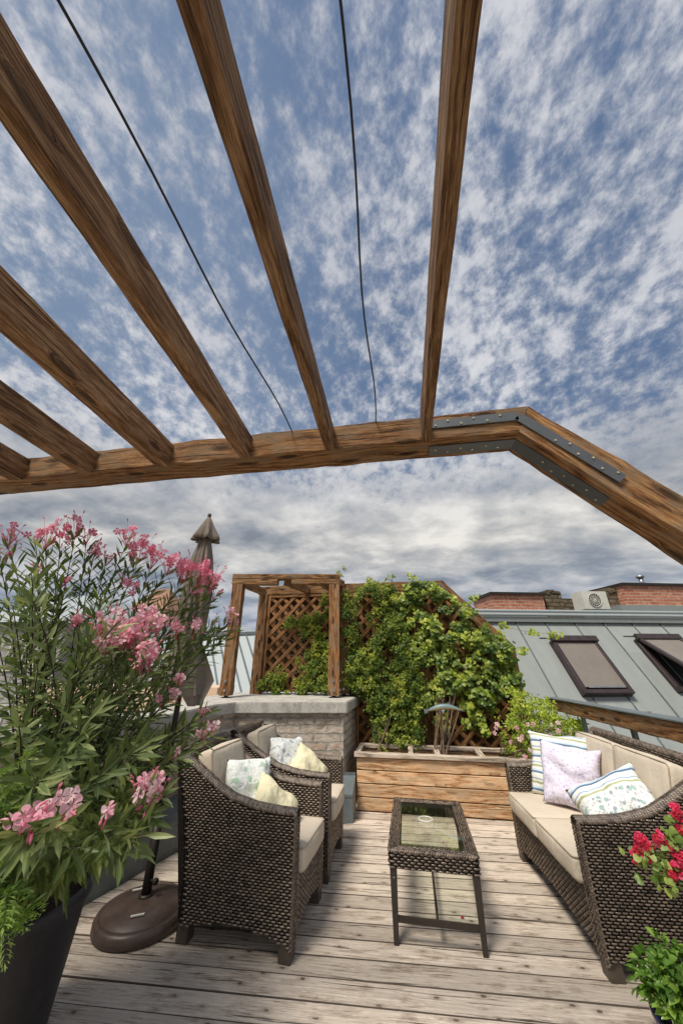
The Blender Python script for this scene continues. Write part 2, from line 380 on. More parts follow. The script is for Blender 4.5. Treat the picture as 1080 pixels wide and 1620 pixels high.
M['bluepot'] = plain('dark blue glazed pot', (.015, .022, .10), .2, 0, .2, 5, spec=.8)
M['soil'] = plain('potting soil', (.075, .04, .024), .95, 0, .6, 40, 1.0, bd=.02)
M['bark'] = plain('dark stem bark', (.055, .036, .024), .85, 0, .4, 30, .5)
M['palebark'] = plain('brown vine bark', (.17, .115, .075), .85, 0, .4, 30, .5)
M['greenstem'] = plain('green stem', (.14, .20, .05), .6, 0, .3, 20)
M['ground'] = plain('city ground', (.16, .15, .13), .95, 0, .4, .02)
M['glassy'] = None
def leafm(name, a, c, d, rough=.45, trans=.25, tint=(1.5, 1.6, .6)):
    def fn(t, b):
        r = t.attr('rnd'); col = t.ramp(r, [(0, a), (.55, c), (1, d)])
        n = t.noise(OBJ(t), 60, 2, .5); col = t.mix(t.math('MULTIPLY', n, .35), col, tuple(x*.55 for x in a))
        setb(t, b, col, rough, spec=.5)
        tr = t.new('ShaderNodeBsdfTranslucent'); t.put(tr.inputs[0], t.mix(1.0, col, tint, 'MULTIPLY'))
        ms = t.new('ShaderNodeMixShader'); ms.inputs[0].default_value = trans
        out = t.n['Material Output']; t.l.new(b.outputs[0], ms.inputs[1]); t.l.new(tr.outputs[0], ms.inputs[2]); t.l.new(ms.outputs[0], out.inputs[0])
    return mat(name, fn)
M['oleander'] = leafm('oleander leaf', (.075, .115, .035), (.19, .25, .085), (.44, .49, .22))
M['feather'] = leafm('feathery leaf', (.07, .14, .03), (.17, .29, .06), (.36, .48, .13))
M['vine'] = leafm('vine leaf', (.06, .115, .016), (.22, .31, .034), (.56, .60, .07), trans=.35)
M['vinefine'] = leafm('fine vine leaf', (.06, .12, .02), (.21, .29, .045), (.52, .54, .08), trans=.35)
M['lime'] = leafm('lime shrub leaf', (.16, .26, .02), (.38, .48, .045), (.62, .68, .09))
M['basil'] = leafm('glossy herb leaf', (.06, .14, .02), (.16, .31, .04), (.36, .52, .10), .35)
M['geraleaf'] = leafm('geranium leaf', (.09, .17, .03), (.20, .30, .06), (.38, .46, .12))
M['pink'] = leafm('pink petal', (.84, .20, .33), (.93, .50, .59), (.96, .82, .84), .6, .3, (1.1, 1.0, 1.0))
M['palepink'] = leafm('pale pink petal', (.84, .38, .46), (.88, .60, .62), (.92, .78, .74), .6, .3, (1.1, 1, 1))
M['red'] = leafm('crimson petal', (.50, .01, .035), (.72, .02, .09), (.82, .10, .25), .6, .2, (1.1, 1, 1))

# ------------------------------------------------------------------ beam builder
def beam(mb, p0, p1, w, h, up=(0,0,1), jit=.004, seg=.10, cham=.008, caps=True, skew=None):
    """rectangular timber from p0 to p1; w across, h along 'up'; worn edges"""
    p0 = Vector(p0); p1 = Vector(p1); ax = (p1-p0); L = ax.length; ax.normalize()
    upv = Vector(up); upv = (upv - ax*upv.dot(ax)).normalized(); side = ax.cross(upv)
    n = max(2, int(L/seg)); r = random.random(); c = cham
    prof = [(-w/2+c, -h/2), (w/2-c, -h/2), (w/2, -h/2+c), (w/2, h/2-c), (w/2-c, h/2), (-w/2+c, h/2), (-w/2, h/2-c), (-w/2, -h/2+c)]
    per = [0]
    for k in range(8): per.append(per[-1] + math.dist(prof[k], prof[(k+1) % 8]))
    vs = []; sd0 = rnd(0, 100)
    for i in range(n+1):
        s = i/n*L
        for k, (a, b) in enumerate(prof):
            q = p0 + ax*s
            j = noise.noise(Vector((s*5+sd0, k*3.7, 0)))*jit + noise.noise(Vector((s*17+sd0, k*5.1, 9)))*jit*.6
            sk = 0
            if skew and i == 0: sk = skew[0]*b/h
            if skew and i == n: sk = skew[1]*b/h
            vs.append(q + ax*sk + side*(a + j*(1 if a > 0 else -1)) + upv*(b + j*(1 if b > 0 else -1)))
    fs = []; us = []
    for i in range(n):
        for k in range(8):
            k2 = (k+1) % 8; fs.append((i*8+k, (i+1)*8+k, (i+1)*8+k2, i*8+k2))
            us.append([(i/n*L, per[k]), ((i+1)/n*L, per[k]), ((i+1)/n*L, per[k+1]), (i/n*L, per[k+1])])
    if caps:
        fs.append(tuple(range(8))); us.append([(prof[k][0]*.3, prof[k][1]) for k in range(8)])
        fs.append(tuple(range(n*8+7, n*8-1, -1))); us.append([(prof[k][0]*.3, prof[k][1]) for k in range(7, -1, -1)])
    mb.add(vs, fs, us, r)

# ------------------------------------------------------------------ the setting: ground, deck, wall
m = MB(); m.add([(-1500,-1500,-16),(1500,-1500,-16),(1500,1500,-16),(-1500,1500,-16)], [(0,1,2,3)])
m.build('ground', M['ground'], kind='structure')
m = MB(); m.prism([(-6, -4), (2.6, -4), (2.6, 6.2), (-6, 6.2)], -16, -.10); tag(m.build('own_building', M['greystucco']), 'grey building whose flat top carries the wooden roof terrace', 'building')
m = MB(); A = R(3.0); ca, sa = math.cos(A), math.sin(A)
yy = -1.6; bi = 0
while yy < 5.9:
    bw = .1345; xs = [-3.2]
    x = -3.2 + rnd(.5, 3)
    xs.append(2.7)
    for a, b in zip(xs[:-1], xs[1:]):
        if abs(b-a) < .2: continue
        r = random.random(); x0, x1 = a+.002, b-.002; N = 1
        # board top with eased edges and shallow saw grooves
        gr = 5 if random.random() < .85 else 0
        pf = [(0, -.032), (0, -.0035), (.003, 0)]
        for g in range(1, gr+1):
            gx = bw*g/(gr+1); pf += [(gx-.003, 0), (gx, -.003), (gx+.003, 0)]
        pf += [(bw-.003, 0), (bw, -.0035), (bw, -.032)]
        cup = rnd(-.0015, .0015)
        vs = []
        for xx in (x0, x1):
            for (py, pz) in pf: vs.append((ca*xx - sa*(yy+py), sa*xx + ca*(yy+py), pz+cup*xx))
        n = len(pf); fs = [(k, n+k, n+k+1, k+1) for k in range(n-1)]
        us = [[(x0, pf[k][0]), (x1, pf[k][0]), (x1, pf[k+1][0]), (x0, pf[k+1][0])] for k in range(n-1)]
        for k_, (f__, u__) in enumerate(zip(fs, us)): m.add([vs[i_] for i_ in f__], [(0,1,2,3)], [u__], r if 1 < k_ < n-3 else r+5)
    yy += bw + rnd(.0028, .0052); bi += 1
m.build('deck', M['deck'], kind='structure')
m = MB(); m.prism([(-3.3, -2), (2.6, -2), (2.6, 6.1), (-3.3, 6.1)], -.10, -.035); m.build('deck_underside', M['void'], kind='structure')

inner = [(-.68, 4.52), (-1.95, 4.30), (-2.08, 4.05), (-2.15, 3.0), (-2.42, 2.2), (-2.95, .9), (-3.3, -.5)]
outer = [(-3.65, -.4), (-3.3, 1.05), (-2.85, 2.35), (-2.62, 3.2), (-2.66, 5.62), (-.62, 5.62)]
def grow(poly, d):
    n = len(poly); out = []
    for i in range(n):
        a = Vector(poly[i-1]); b = Vector(poly[i]); c = Vector(poly[(i+1) % n])
        e1 = (b-a).normalized(); e2 = (c-b).normalized(); n1 = Vector((e1.y, -e1.x)); n2 = Vector((e2.y, -e2.x))
        k = (n1+n2); k = k/max(.3, k.dot(n1)); out.append(tuple(b + k*d))
    return out
poly = list(reversed(inner + outer))
area = sum(poly[i-1][0]*poly[i][1]-poly[i][0]*poly[i-1][1] for i in range(len(poly)))
if area < 0: poly.reverse()
t = thing('parapet_wall', 'low whitewashed brick parapet wall with a thick concrete cap behind the armchairs', 'wall', (-1.9, 4.3, 0))
core = grow(poly, -.055)
m = MB(); m.prism(core, 0, .932); m.build('wall', M['whitebrick'], t)
m = MB()
bm = bmesh.new(); vb = [bm.verts.new((x, y, .932)) for x, y in poly]; f = bm.faces.new(vb)
ex = bmesh.ops.extrude_face_region(bm, geom=[f]); bmesh.ops.translate(bm, vec=(0,0,.118), verts=[e for e in ex['geom'] if isinstance(e, bmesh.types.BMVert)])
bmesh.ops.recalc_face_normals(bm, faces=bm.faces); bmesh.ops.bevel(bm, geom=bm.edges[:], offset=.010, segments=2, affect='EDGES')
m.frombm(bm); m.build('cap', M['concrete'], t)
# grey metal step flashing at the foot of the wall
foot = [(-.60, 4.34), (-1.88, 4.10), (-1.98, 3.66), (-2.20, 2.80), (-2.5, 1.9), (-3.0, .7)]
back = [(-.60, 4.60), (-1.99, 4.36), (-2.13, 4.05), (-2.205, 2.98), (-2.60, 2.0), (-3.1, .8)]
m = MB()
prof = [(0, 0), (0, .20), (-.02, .215), (-.02, .235), (1, .33), (1, .36)]
for i in range(len(foot)-1):
    vs = []
    for (f_, b_) in ((foot[i], back[i]), (foot[i+1], back[i+1])):
        for (k, z) in prof: vs.append((f_[0]+(b_[0]-f_[0])*k, f_[1]+(b_[1]-f_[1])*k, z))
    n = len(prof); m.add(vs, [(k, k+1, n+k+1, n+k) for k in range(n-1)])
vs = [(foot[0][0]+(back[0][0]-foot[0][0])*k, foot[0][1]+(back[0][1]-foot[0][1])*k, z) for k, z in prof] + [(back[0][0], back[0][1], 0)]
m.add(vs, [tuple(range(len(vs)))])
tag(m.build('wall_flashing', M['metalgrey']), 'grey sheet metal ledge with a sloping top at the foot of the brick wall', 'flashing')

# ------------------------------------------------------------------ big pergola (near frame + rafters)
YN = 1.42
KX, KZ = .665, 2.615            # outer top corner of the bent frame
def build_sub(mb, name, mt, par, root): 
    o = mb.build(name, mt, root); o.parent = par; return o
def frame_geo(name_t, Y, thick, parent, x_left, hgt=.137, strap=True, sp=.27):
    d = Vector((.448, 0, -.490)).normalized(); zc = KZ - hgt/2
    k = Vector((KX - .03, Y+thick/2, zc))
    mb = MB(); ca_ = .03
    beam(mb, (x_left, Y+thick/2, zc), k, thick, hgt, jit=.006, seg=.07, cham=.004, skew=(0, ca_*2)); mb.build('cross_beam', M['beam'], parent)
    e = k + d*1.22
    mb = MB(); beam(mb, k + d*.001, e, thick-.004, hgt+.01, cham=.004, up=(.7, 0, .7), jit=.005, seg=.07, skew=(-ca_*2, 0)); mb.build('sloping_beam', M['beam'], parent)
    mb = MB(); beam(mb, (e.x+.01, e.y, e.z+.03), (e.x+.03, e.y, 0), .12, .12, up=(0,1,0)); mb.build('post', M['post'], parent)
    if strap:
        for (yo, zo, face) in ((-.004, 0.0, 'f'), (thick*.62, -hgt/2-.006, 'u')):
            mb = MB(); scs = []; wd = .048
            if face == 'f':
                a = Vector((.20, Y-.006, zc+.012)); b = Vector((KX-.055, Y-.006, zc+.012)); c = b + d*.50
                n_ = Vector((0,-1,0))
            else:
                a = Vector((.20, Y+thick*.55, zc+zo)); b = Vector((KX-.065, Y+thick*.55, zc+zo)); c = b + d*.46
                n_ = None
            for p, q in ((a, b), (b, c)):
                ax = (q-p).normalized()
                if face == 'f': beam(mb, p, q, .006, wd, up=(0,0,1) if p is a else (.7,0,.7), jit=0, cham=.001, seg=.3); sdv = ax.cross(Vector((0,1,0))); nn = Vector((0,-1,0))
                else: beam(mb, p, q, wd+.03, .006, up=(0,0,1) if p is a else (.7,0,.7), jit=0, cham=.001, seg=.3); sdv = Vector((0,1,0)); nn = -(Vector((0,0,1)) if p is a else Vector((.72,0,.69)))
                L = (q-p).length; ns = 6
                for s_ in range(ns):
                    fr = (.03 + .30*s_/(ns-1)) if p is a else (L-.30+.27*s_/(ns-1))
                    pc = p + ax*fr + sdv*(.011 if s_ % 2 else -.011) + nn*.0045
                    sc = MB(); sc.tube([pc - nn*.002, pc + nn*.0025], .0052, 8); scs.append(sc)
            so_ = mb.build('steel_strap', M['straps'], parent)
            for sc in scs: build_sub(sc, 'screw', M['brass'], so_, parent)
    return e
t = thing('pergola_frame', 'bent brown timber pergola frame overhead with grey screwed steel straps at its corner', 'pergola frame', (.0, YN, 0))
endn = frame_geo('near', YN, .17, t, -4.3)
m = MB(); dd_ = Vector((.448, 0, -.490)).normalized(); p_ = Vector((KX-.03, YN+.10, KZ-.0675-.078)) + dd_*.80 - Vector((.02,0,.02))
beam(m, p_, p_+dd_*.42, .08, .006, up=(.7, 0, .7), jit=0, cham=.001, seg=.3); m.build('steel_strap', M['straps'], t)
lab = ['thin weathered brown rafter right of the two black cables, crossing the sky almost upright',
 'brown rafter between the two thin black cables overhead',
 'light brown rafter just left of the left cable, reaching the upper left corner',
 'brown rafter entering at the left edge halfway up the sky, third from the lowest',
 'brown rafter second from the lowest at the left end of the cross beam',
 'short lowest rafter at the far left end of the cross beam']
for i, (xa, xf, wd) in enumerate([(.172, .180, .040), (-.268, -.293, .042), (-.680, -.742, .048), (-1.14, -1.215, .075), (-1.60, -1.69, .075), (-2.05, -2.15, .08)]):
    xb = xa + (xa-xf)*2.6       # the rafters fan out very slightly
    m = MB(); beam(m, (xb, -3.2, 2.463+.068), (xf, YN-.003, 2.463+.068), wd, .136, jit=.0016, seg=.06, cham=.003)
    tag(m.build('rafter', M['rafter']), lab[i], 'rafter', 'rafters of the pergola')
# two thin cables
def cable(a, b, sag, label):
    pts = []
    for i in range(33):
        s = i/32; p = Vector(a).lerp(Vector(b), s); p.z -= sag*4*s*(1-s); p.x += .010*math.sin(s*23)*(1-s); pts.append(p)
    m = MB(); m.tube(pts, .0033, 6); tag(m.build('cable', M['cable'], smooth=True), label, 'cable')
zt = 2.62
pA = atY(463, 678, YN+.02); pB = atZ(100, 0, 2.66)
cable((pA.x, pA.y, 2.618), pA + (pB-pA)*2.6 + Vector((0,0,.05)), .03, 'left black cable, sagging to the cross beam left of the middle rafter')
pA = atY(594, 668, YN+.02); pB = atZ(536, 0, 2.66)
cable((pA.x, pA.y, 2.618), pA + (pB-pA)*2.6 + Vector((0,0,.05)), .03, 'right black cable, running nearly straight up between the two right rafters')

# ------------------------------------------------------------------ far trellis
YF = 5.35
t = thing('trellis_screen', 'brown lattice trellis screen in a bent timber frame behind the wooden planter', 'trellis', (-.3, YF, 0))
e = frame_geo('far', YF, .12, t, -2.25, strap=False)
mb = MB(); k = Vector((KX-.055, YF-.006, KZ-.07)); d = Vector((.448, 0, -.490)).normalized()
beam(mb, (.28, YF-.006, KZ-.07), k, .006, .05, jit=0, cham=.001, seg=.3); beam(mb, k, k+d*.5, .006, .05, up=(.7,0,.7), jit=0, cham=.001, seg=.3)
mb.build('steel_strap', M['straps'], t)
mb = MB(); beam(mb, (.27, YF+.05, 0), (.27, YF+.05, 2.48), .09, .09, up=(0,1,0)); mb.build('post', M['post'], t)
mb = MB(); beam(mb, (-.73, YF+.05, 0), (-.73, YF+.05, 2.48), .09, .09, up=(0,1,0)); mb.build('post', M['post'], t)
mb = MB(); beam(mb, (-2.16, YF+.03, 1.05), (-2.16, YF+.03, 2.48), .15, .12, up=(0,1,0)); mb.build('post', M['post'], t)
def clipseg(p, q, poly):
    t0, t1 = 0.0, 1.0; d = (q[0]-p[0], q[1]-p[1]); n = len(poly)
    for i in range(n):
        a = poly[i]; b = poly[(i+1) % n]; nx, ny = -(b[1]-a[1]), (b[0]-a[0])
        num = nx*(p[0]-a[0]) + ny*(p[1]-a[1]); dn = nx*d[0] + ny*d[1]
        if abs(dn) < 1e-9:
            if num < 0: return None
            continue
        s = -num/dn
        if dn > 0: t0 = max(t0, s)
        else: t1 = min(t1, s)
    if t1 - t0 < 1e-4: return None
    return ((p[0]+d[0]*t0, p[1]+d[1]*t0), (p[0]+d[0]*t1, p[1]+d[1]*t1))
def lattice(poly, Y, parent, bk=True):
    for layer, sgn in ((0, 1), (1, -1)):
        mb = MB(); s = -6
        while s < 6:
            p = (s, -1) if sgn == 1 else (s, 4); q = (s+5, 4) if sgn == 1 else (s+5, -1)
            c = clipseg(p, q, poly)
            if c and math.dist(*c) > .05:
                beam(mb, (c[0][0], Y-.018+layer*.011, c[0][1]), (c[1][0], Y-.018+layer*.011, c[1][1]), .010, .050, up=(0,0,1), jit=.0015, cham=.0015, seg=.5)
            s += .185
        mb.build('lattice', M['lattice'], parent)
    mb = MB()
    for i in range(len(poly)):
        a = poly[i]; b = poly[(i+1) % len(poly)]; dx, dz = b[0]-a[0], b[1]-a[1]; L = math.hypot(dx, dz); nx, nz = -dz/L*.02, dx/L*.02
        beam(mb, (a[0]+nx, Y-.012, a[1]+nz), (b[0]+nx, Y-.012, b[1]+nz), .04+i*.001, .04, up=(nx, 0, nz), jit=.002, cham=.003)
    mb.build('panel_frame', M['lattice'], parent)
    if bk:
        n = len(poly); mb = MB()
        vs = [(x, Y+.035, z) for x, z in poly] + [(x, Y+.045, z) for x, z in poly]
        us = [(z, x) for x, z in poly]
        mb.add(vs, [tuple(range(n)), tuple(range(2*n-1, n-1, -1))], [us, us[::-1]], .3); mb.build('backing_panel', M['backing'], parent)
YT = YF+.04
lattice([(-2.08, 1.08), (-.777, 1.08), (-.777, 2.47), (-2.08, 2.47)], YT, t)
lattice([(-.683, .30), (.223, .30), (.223, 2.47), (-.683, 2.47)], YT, t)
lattice([(.317, .30), (1.42, .30), (1.42, 1.72), (.70, 2.47), (.317, 2.47)], YT, t)

# ------------------------------------------------------------------ small timber frame on the cap
t = thing('timber_portal', 'small brown timber portal of posts and beams standing on the concrete wall cap', 'timber frame', (-1.6, 4.9, 1.05))
PF = [(-2.33, 4.78), (-.93, 5.02), (-.84, 5.30)]
for (x, y) in PF:
    m = MB(); beam(m, (x, y, 1.078), (x+.0, y, 2.53), .15, .15, up=(-.17, 1, 0), jit=.006, cham=.008)
    beam(m, (x+.001, y-.001, 1.0775), (x+.001, y-.001, 1.0778), .1, .1, up=(-.17, 1, 0), jit=0)
    p = m.build('post', M['post'], t)
    q = MB(); q.tube([(x, y, 1.05), (x, y, 1.08)], .028, 10); q.tube([(x, y, 1.05), (x, y, 1.057)], .06, 14)
    build_sub(q, 'post_foot', M['darkiron'], p, t)
    for zz in (1.14, 1.25):
        for bp in (((x+.01, y-.075, zz), (x+.012, y-.094, zz)), ((x+.075, y+.01, zz), (x+.092, y+.012, zz))):
            q = MB(); q.tube(bp, .017, 10); build_sub(q, 'bolt', M['steel'], p, t)
fx = Vector((1.40, .24, 0)).normalized(); a = Vector((-2.42, 4.765, 0)); b = Vector((-.85, 5.034, 0))
m = MB(); beam(m, (a.x, a.y, 2.645), (b.x, b.y, 2.645), .15, .075, jit=.005)
beam(m, (a.x, a.y, 2.569), tuple(a.lerp(b, .42) + Vector((0,0,2.569))), .15, .075, jit=.005)
beam(m, tuple(a.lerp(b, .55) + Vector((0,0,2.569))), (b.x, b.y, 2.569), .15, .075, jit=.005)
m.build('front_beam', M['beam'], t)
for (p0, p1) in (((-2.33, 4.86, 2.575), (-2.16, 5.34, 2.52)), ((-1.68, 4.97, 2.60), (-1.42, 5.34, 2.53)), ((-1.15, 5.06, 2.60), (-1.02, 5.34, 2.53)), ((-.91, 5.11, 2.60), (-.86, 5.34, 2.60))):
    m = MB(); beam(m, p0, p1, .07, .11, jit=.004); m.build('brace', M['beam'], t)

# ------------------------------------------------------------------ planter
t = thing('planter_box', 'long light brown wooden planter box of horizontal boards with grey rim below the trellis', 'planter', (.25, 4.85, 0))
x0, x1, y0, y1 = -.59, 1.27, 4.645, 5.12
m = MB(); z = .012
for i in range(4):
    h = .112; beam(m, (x0, y0+.012, z+h/2), (x1, y0+.012, z+h/2), .022, h, jit=.0012, cham=.004, seg=.3)
    for xx in (x0+.011, x1-.011): beam(m, (xx, y0+.026, z+h/2), (xx, y1, z+h/2), .022, h-.001, jit=.0012, cham=.004, seg=.3)
    beam(m, (x0+.024, y1-.012, z+h/2), (x1-.024, y1-.012, z+h/2), .022, h, jit=.0012, cham=.004, seg=.3); z += h+.009
m.build('side_boards', M['planter'], t)
m = MB(); zr = .517
beam(m, (x0-.025, y0+.01, zr), (x1+.025, y0+.01, zr), .075, .042, jit=.002, cham=.005, seg=.3)
beam(m, (x0-.02, y1-.01, zr), (x1+.02, y1-.01, zr), .07, .041, jit=.002, cham=.005, seg=.3)
for xx in (x0+.01, .02, .32, .80, x1-.01): beam(m, (xx, y0+.05, zr-.001), (xx, y1-.047, zr-.001), .06, .04, jit=.002, cham=.005, seg=.3)
m.build('rim', M['trim'], t)
m = MB(); m.box(((x0+x1)/2, (y0+y1)/2, .22), (x1-x0-.05, y1-y0-.05, .42)); m.build('soil', M['soil'], t)

# ------------------------------------------------------------------ wicker furniture
def interp(tab, x):
    if x <= tab[0][0]: return tab[0][1]
    for (a, b), (c, d) in zip(tab[:-1], tab[1:]):
        if x <= c: return b + (d-b)*(x-a)/(c-a)
    return tab[-1][1]
def lozenge(mb, P, N, ax, up, hl, hh, amp, r):
    vs = []
    for i, tt in enumerate((-1, -.6, 0, .6, 1)):
        hgt = amp*math.cos(tt*math.pi/2) - amp*.25*abs(tt)**3; ww = hh*(1 - .22*tt*tt)
        for s_ in (-1, 0, 1):
            vs.append(P + ax*(tt*hl) + up*(s_*ww) + N*(hgt + (amp*.75 if s_ == 0 else -amp*.45)))
    fs = []
    for i in range(4):
        for j in range(2): a = i*3+j; fs.append((a, a+3, a+4, a+1))
    mb.add(vs, fs, None, r)
CU, CV = .036, .0132
def weave(mb, fn, smax, v0, v1, ok=None, cu=CU, cv=CV, amp=.0045):
    """fn(s, v) -> point, normal, along, up"""
    nv = int(round((v1-v0)/cv)); 
    for j in range(nv):
        v = v0 + (j+.5)*(v1-v0)/nv; off = (j % 2)*.5; n = int(smax/cu)+1; c = smax/max(1, n)
        for i in range(-1, n+1):
            s = (i+.5+off)*c
            if s < 0 or s > smax: continue
            if ok and not ok(s, v): continue
            P, N, A_, U_ = fn(s, v)
            lozenge(mb, P + N*.001, N, A_, U_, c*.42, cv*.335, amp*rnd(.85, 1.15), min(1, max(0, random.gauss(.5, .22))))
ARM = [(0, .645), (.11, .647), (.27, .66), (.43, .695), (.58, .77), (.74, .862), (.80, .905), (.90, .935)]
def zt_(d): return interp(ARM, d)
def xb_(z): return .675 + .17*max(0, (z-.22)/.66)**1.7
AT = .072      # arm thickness
def seat_unit(name, label, cat, W, loc, rz, ncush, group=None, D=0.0):
    t = thing(name, label, cat, loc, rz, group)
    zb0 = .062
    def zb(fr): return zb0 + .055*math.sin(math.pi*min(1, max(0, fr)))
    for sg in (-1, 1):
        # arm shell: solid dark core
        nd = 14; core = MB(); vs = []
        yo, yi = sg*(W/2-.004), sg*(W/2-AT+.004)
        for yv in (yo, yi):
            for i in range(nd+1):
                for kk in range(2):
                    fr = i/nd
                    if kk == 0: z = zb(fr)+.006; d = .006 + fr*(xb_(z)+D-.012)
                    else: d = .006 + fr*(xb_(.92)+D-.012); z = zt_(d-D*fr) - .008
                    vs.append((-d, yv, z))
        fs = []; K = (nd+1)*2
        for i in range(nd):
            a = 2*i; fs.append((a, a+2, a+3, a+1)); fs.append((K+a, K+a+1, K+a+3, K+a+2))
            fs.append((a, K+a, K+a+2, a+2)); fs.append((a+1, a+3, K+a+3, K+a+1))
        fs.append((0, 1, K+1, K)); fs.append((2*nd, K+2*nd, K+2*nd+1, 2*nd+1))
        core.add(vs, fs, None, .0); armo = core.build('arm', M['wickerdark'], t, local=True)
        wv = MB()
        dmax = .86+D
        def okf(s, v): return s > .004 and s < xb_(v)+D-.012 and v < zt_(s-D*min(1, s/.86))-.018 and v > zb(s/(xb_(0)+D))
        weave(wv, lambda s, v: (Vector((-s, sg*W/2, v)), Vector((0, sg, 0)), Vector((-1,0,0)), Vector((0,0,1))), dmax, zb0, .93, okf)
        weave(wv, lambda s, v: (Vector((-s, sg*(W/2-AT), v)), Vector((0, -sg, 0)), Vector((-1,0,0)), Vector((0,0,1))), dmax, zb0, .93, lambda s, v: okf(s, v) and v > .36)
        weave(wv, lambda s, v: (Vector((.0, sg*(W/2)-sg*s, v)), Vector((1, 0, 0)), Vector((0,-sg,0)), Vector((0,0,1))), AT, zb0, .62, None, cu=AT/2, amp=.0035)
        # corner braid
        for cx_, cy_ in ((-.002, sg*(W/2-.002)), (-.002, sg*(W/2-AT+.002))):
            z = zb0
            while z < .635:
                nrm = Vector((1, sg*(1 if cy_ == sg*(W/2-.002) else -1), 0)).normalized(); axx = Vector((-nrm.y, nrm.x, .9)).normalized()
                lozenge(wv, Vector((cx_, cy_, z)), nrm, axx, nrm.cross(axx), .013, .006, .005, rnd(.2, .8)); z += .013
        o = wv.build('arm_weave', M['strand'], armo, smooth=True, local=True)
        # top roll
        rm = MB(); pts = []
        dd = 0.0
        while dd <= .815+D: pts.append(Vector((-dd, sg*(W/2-AT/2), zt_(dd-D*min(1, dd/.86))))); dd += .03
        base = MB(); 
        for i in range(len(pts)-1):
            p, q = pts[i], pts[i+1]; ax = (q-p).normalized(); up_ = Vector((0, sg, 0)).cross(ax)*sg; 
            if up_.z < 0: up_ = -up_
            L = (q-p).length; nn = 2
            for k_ in range(nn):
                pc = p.lerp(q, (k_+.5)/nn)
                for an in (-75, -45, -15, 15, 45, 75):
                    a_ = R(an); N = up_*math.cos(a_) + Vector((0, 1, 0))*math.sin(a_); S_ = Vector((0, 1, 0))*math.cos(a_) - up_*math.sin(a_)
                    tw = (ax*.80 + S_*.6*(1 if k_ % 2 else 1)).normalized()
                    lozenge(rm, pc - up_*.012 + Vector((0, math.sin(a_)*AT*.50, 0)) + up_*math.cos(a_)*.024, N, tw, N.cross(tw), .0125, .0065, .0035, rnd(0, 1))
        base.tube([p - Vector((0, 0, .016)) for p in pts], .029, 10)
        ro = rm.build('arm_roll', M['rim'], armo, smooth=True, local=True)
        bo = base.build('arm_roll_core', M['wickerdark'], armo, local=True)
    # back slab
    def bx_(z): return xb_(z)+D
    nz = 12; core = MB(); vs = []
    for yv in (-(W/2-.005), W/2-.005):
        for i in range(nz+1):
            z = zb0 + (.925-zb0)*i/nz
            vs.append((-bx_(z)+.002, yv, z)); vs.append((-bx_(z)+.065, yv, z))
    K = (nz+1)*2; fs = []
    for i in range(nz):
        a = 2*i; fs += [(a, a+1, a+3, a+2), (K+a, K+a+2, K+a+3, K+a+1), (a, a+2, K+a+2, K+a), (a+1, K+a+1, K+a+3, a+3)]
    fs.append((2*nz, 2*nz+1, K+2*nz+1, K+2*nz)); core.add(vs, fs)
    bk = core.build('backrest', M['wickerdark'], t, local=True)
    wv = MB()
    def bn(z): dz_ = .01; dx = bx_(z+dz_)-bx_(z); return Vector((-dz_, 0, -dx)).normalized(), Vector((-dx, 0, dz_)).normalized()
    def fb(s, v):
        n_, u_ = bn(v); return Vector((-bx_(v), -W/2+s, v)), n_, Vector((0,1,0)), u_
    def ff(s, v):
        n_, u_ = bn(v); return Vector((-bx_(v)+.067, -W/2+s, v)), -n_, Vector((0,1,0)), u_
    weave(wv, fb, W, zb0, .915); weave(wv, ff, W, .44, .915, lambda s, v: AT < s < W-AT)
    wv.build('backrest_weave', M['strand'], bk, smooth=True, local=True)
    rm = MB(); yy_ = -W/2+.01; xc = -bx_(.925)+.032
    while yy_ < W/2-.005:
        for an in (-75, -45, -15, 15, 45, 75):
            a_ = R(an); N = Vector((math.sin(a_), 0, math.cos(a_))); tw = (Vector((0,1,0))*.8 + Vector((math.cos(a_), 0, -math.sin(a_)))*.6).normalized()
            lozenge(rm, Vector((xc+math.sin(a_)*.036, yy_, .918+math.cos(a_)*.022)), N, tw, N.cross(tw), .0125, .0065, .0035, rnd(0, 1))
        yy_ += .0145
    rm.tube([(xc, -W/2+.02, .905), (xc, W/2-.02, .905)], .03, 10); rm.build('top_roll', M['rim'], bk, smooth=True, local=True)
    # apron
    wv = MB(); ap = MB(); Wi = W-2*AT
    def zfa(s): return zb0 + .055*math.sin(math.pi*(s+AT)/W)
    ap.box((-.035, 0, .25), (.05, Wi+.01, .20)); ap.box((-.35-D/2, 0, .30), (.58+D, Wi+.01, .06))
    weave(wv, lambda s, v: (Vector((-.006, -Wi/2+s, v)), Vector((1,0,0)), Vector((0,1,0)), Vector((0,0,1))), Wi, zb0, .335, lambda s, v: v > zfa(s))
    nseg = 16; vs = []
    for i in range(nseg+1):
        s = Wi*i/nseg; vs += [(-.010, -Wi/2+s, zfa(s)), (-.010, -Wi/2+s, .335), (-.04, -Wi/2+s, zfa(s)), (-.04, -Wi/2+s, .335)]
    fs = []
    for i in range(nseg): a = 4*i; fs += [(a, a+4, a+5, a+1), (a+2, a+3, a+7, a+6), (a, a+2, a+6, a+4), (a+1, a+5, a+7, a+3)]
    ap.add(vs, fs)
    a_ = ap.build('seat_base', M['wickerdark'], t, local=True); wv.build('apron_weave', M['strand'], a_, smooth=True, local=True)
    # legs
    for lx in (-.035, -(.64+D)):
        for sg in (-1, 1):
            m = MB(); m.box((lx, sg*(W/2-.040), .045), (.074, .074, .09), bev=.004); m.build('leg', M['leg'], t, local=True)
    # cushions
    cw = Wi/ncush
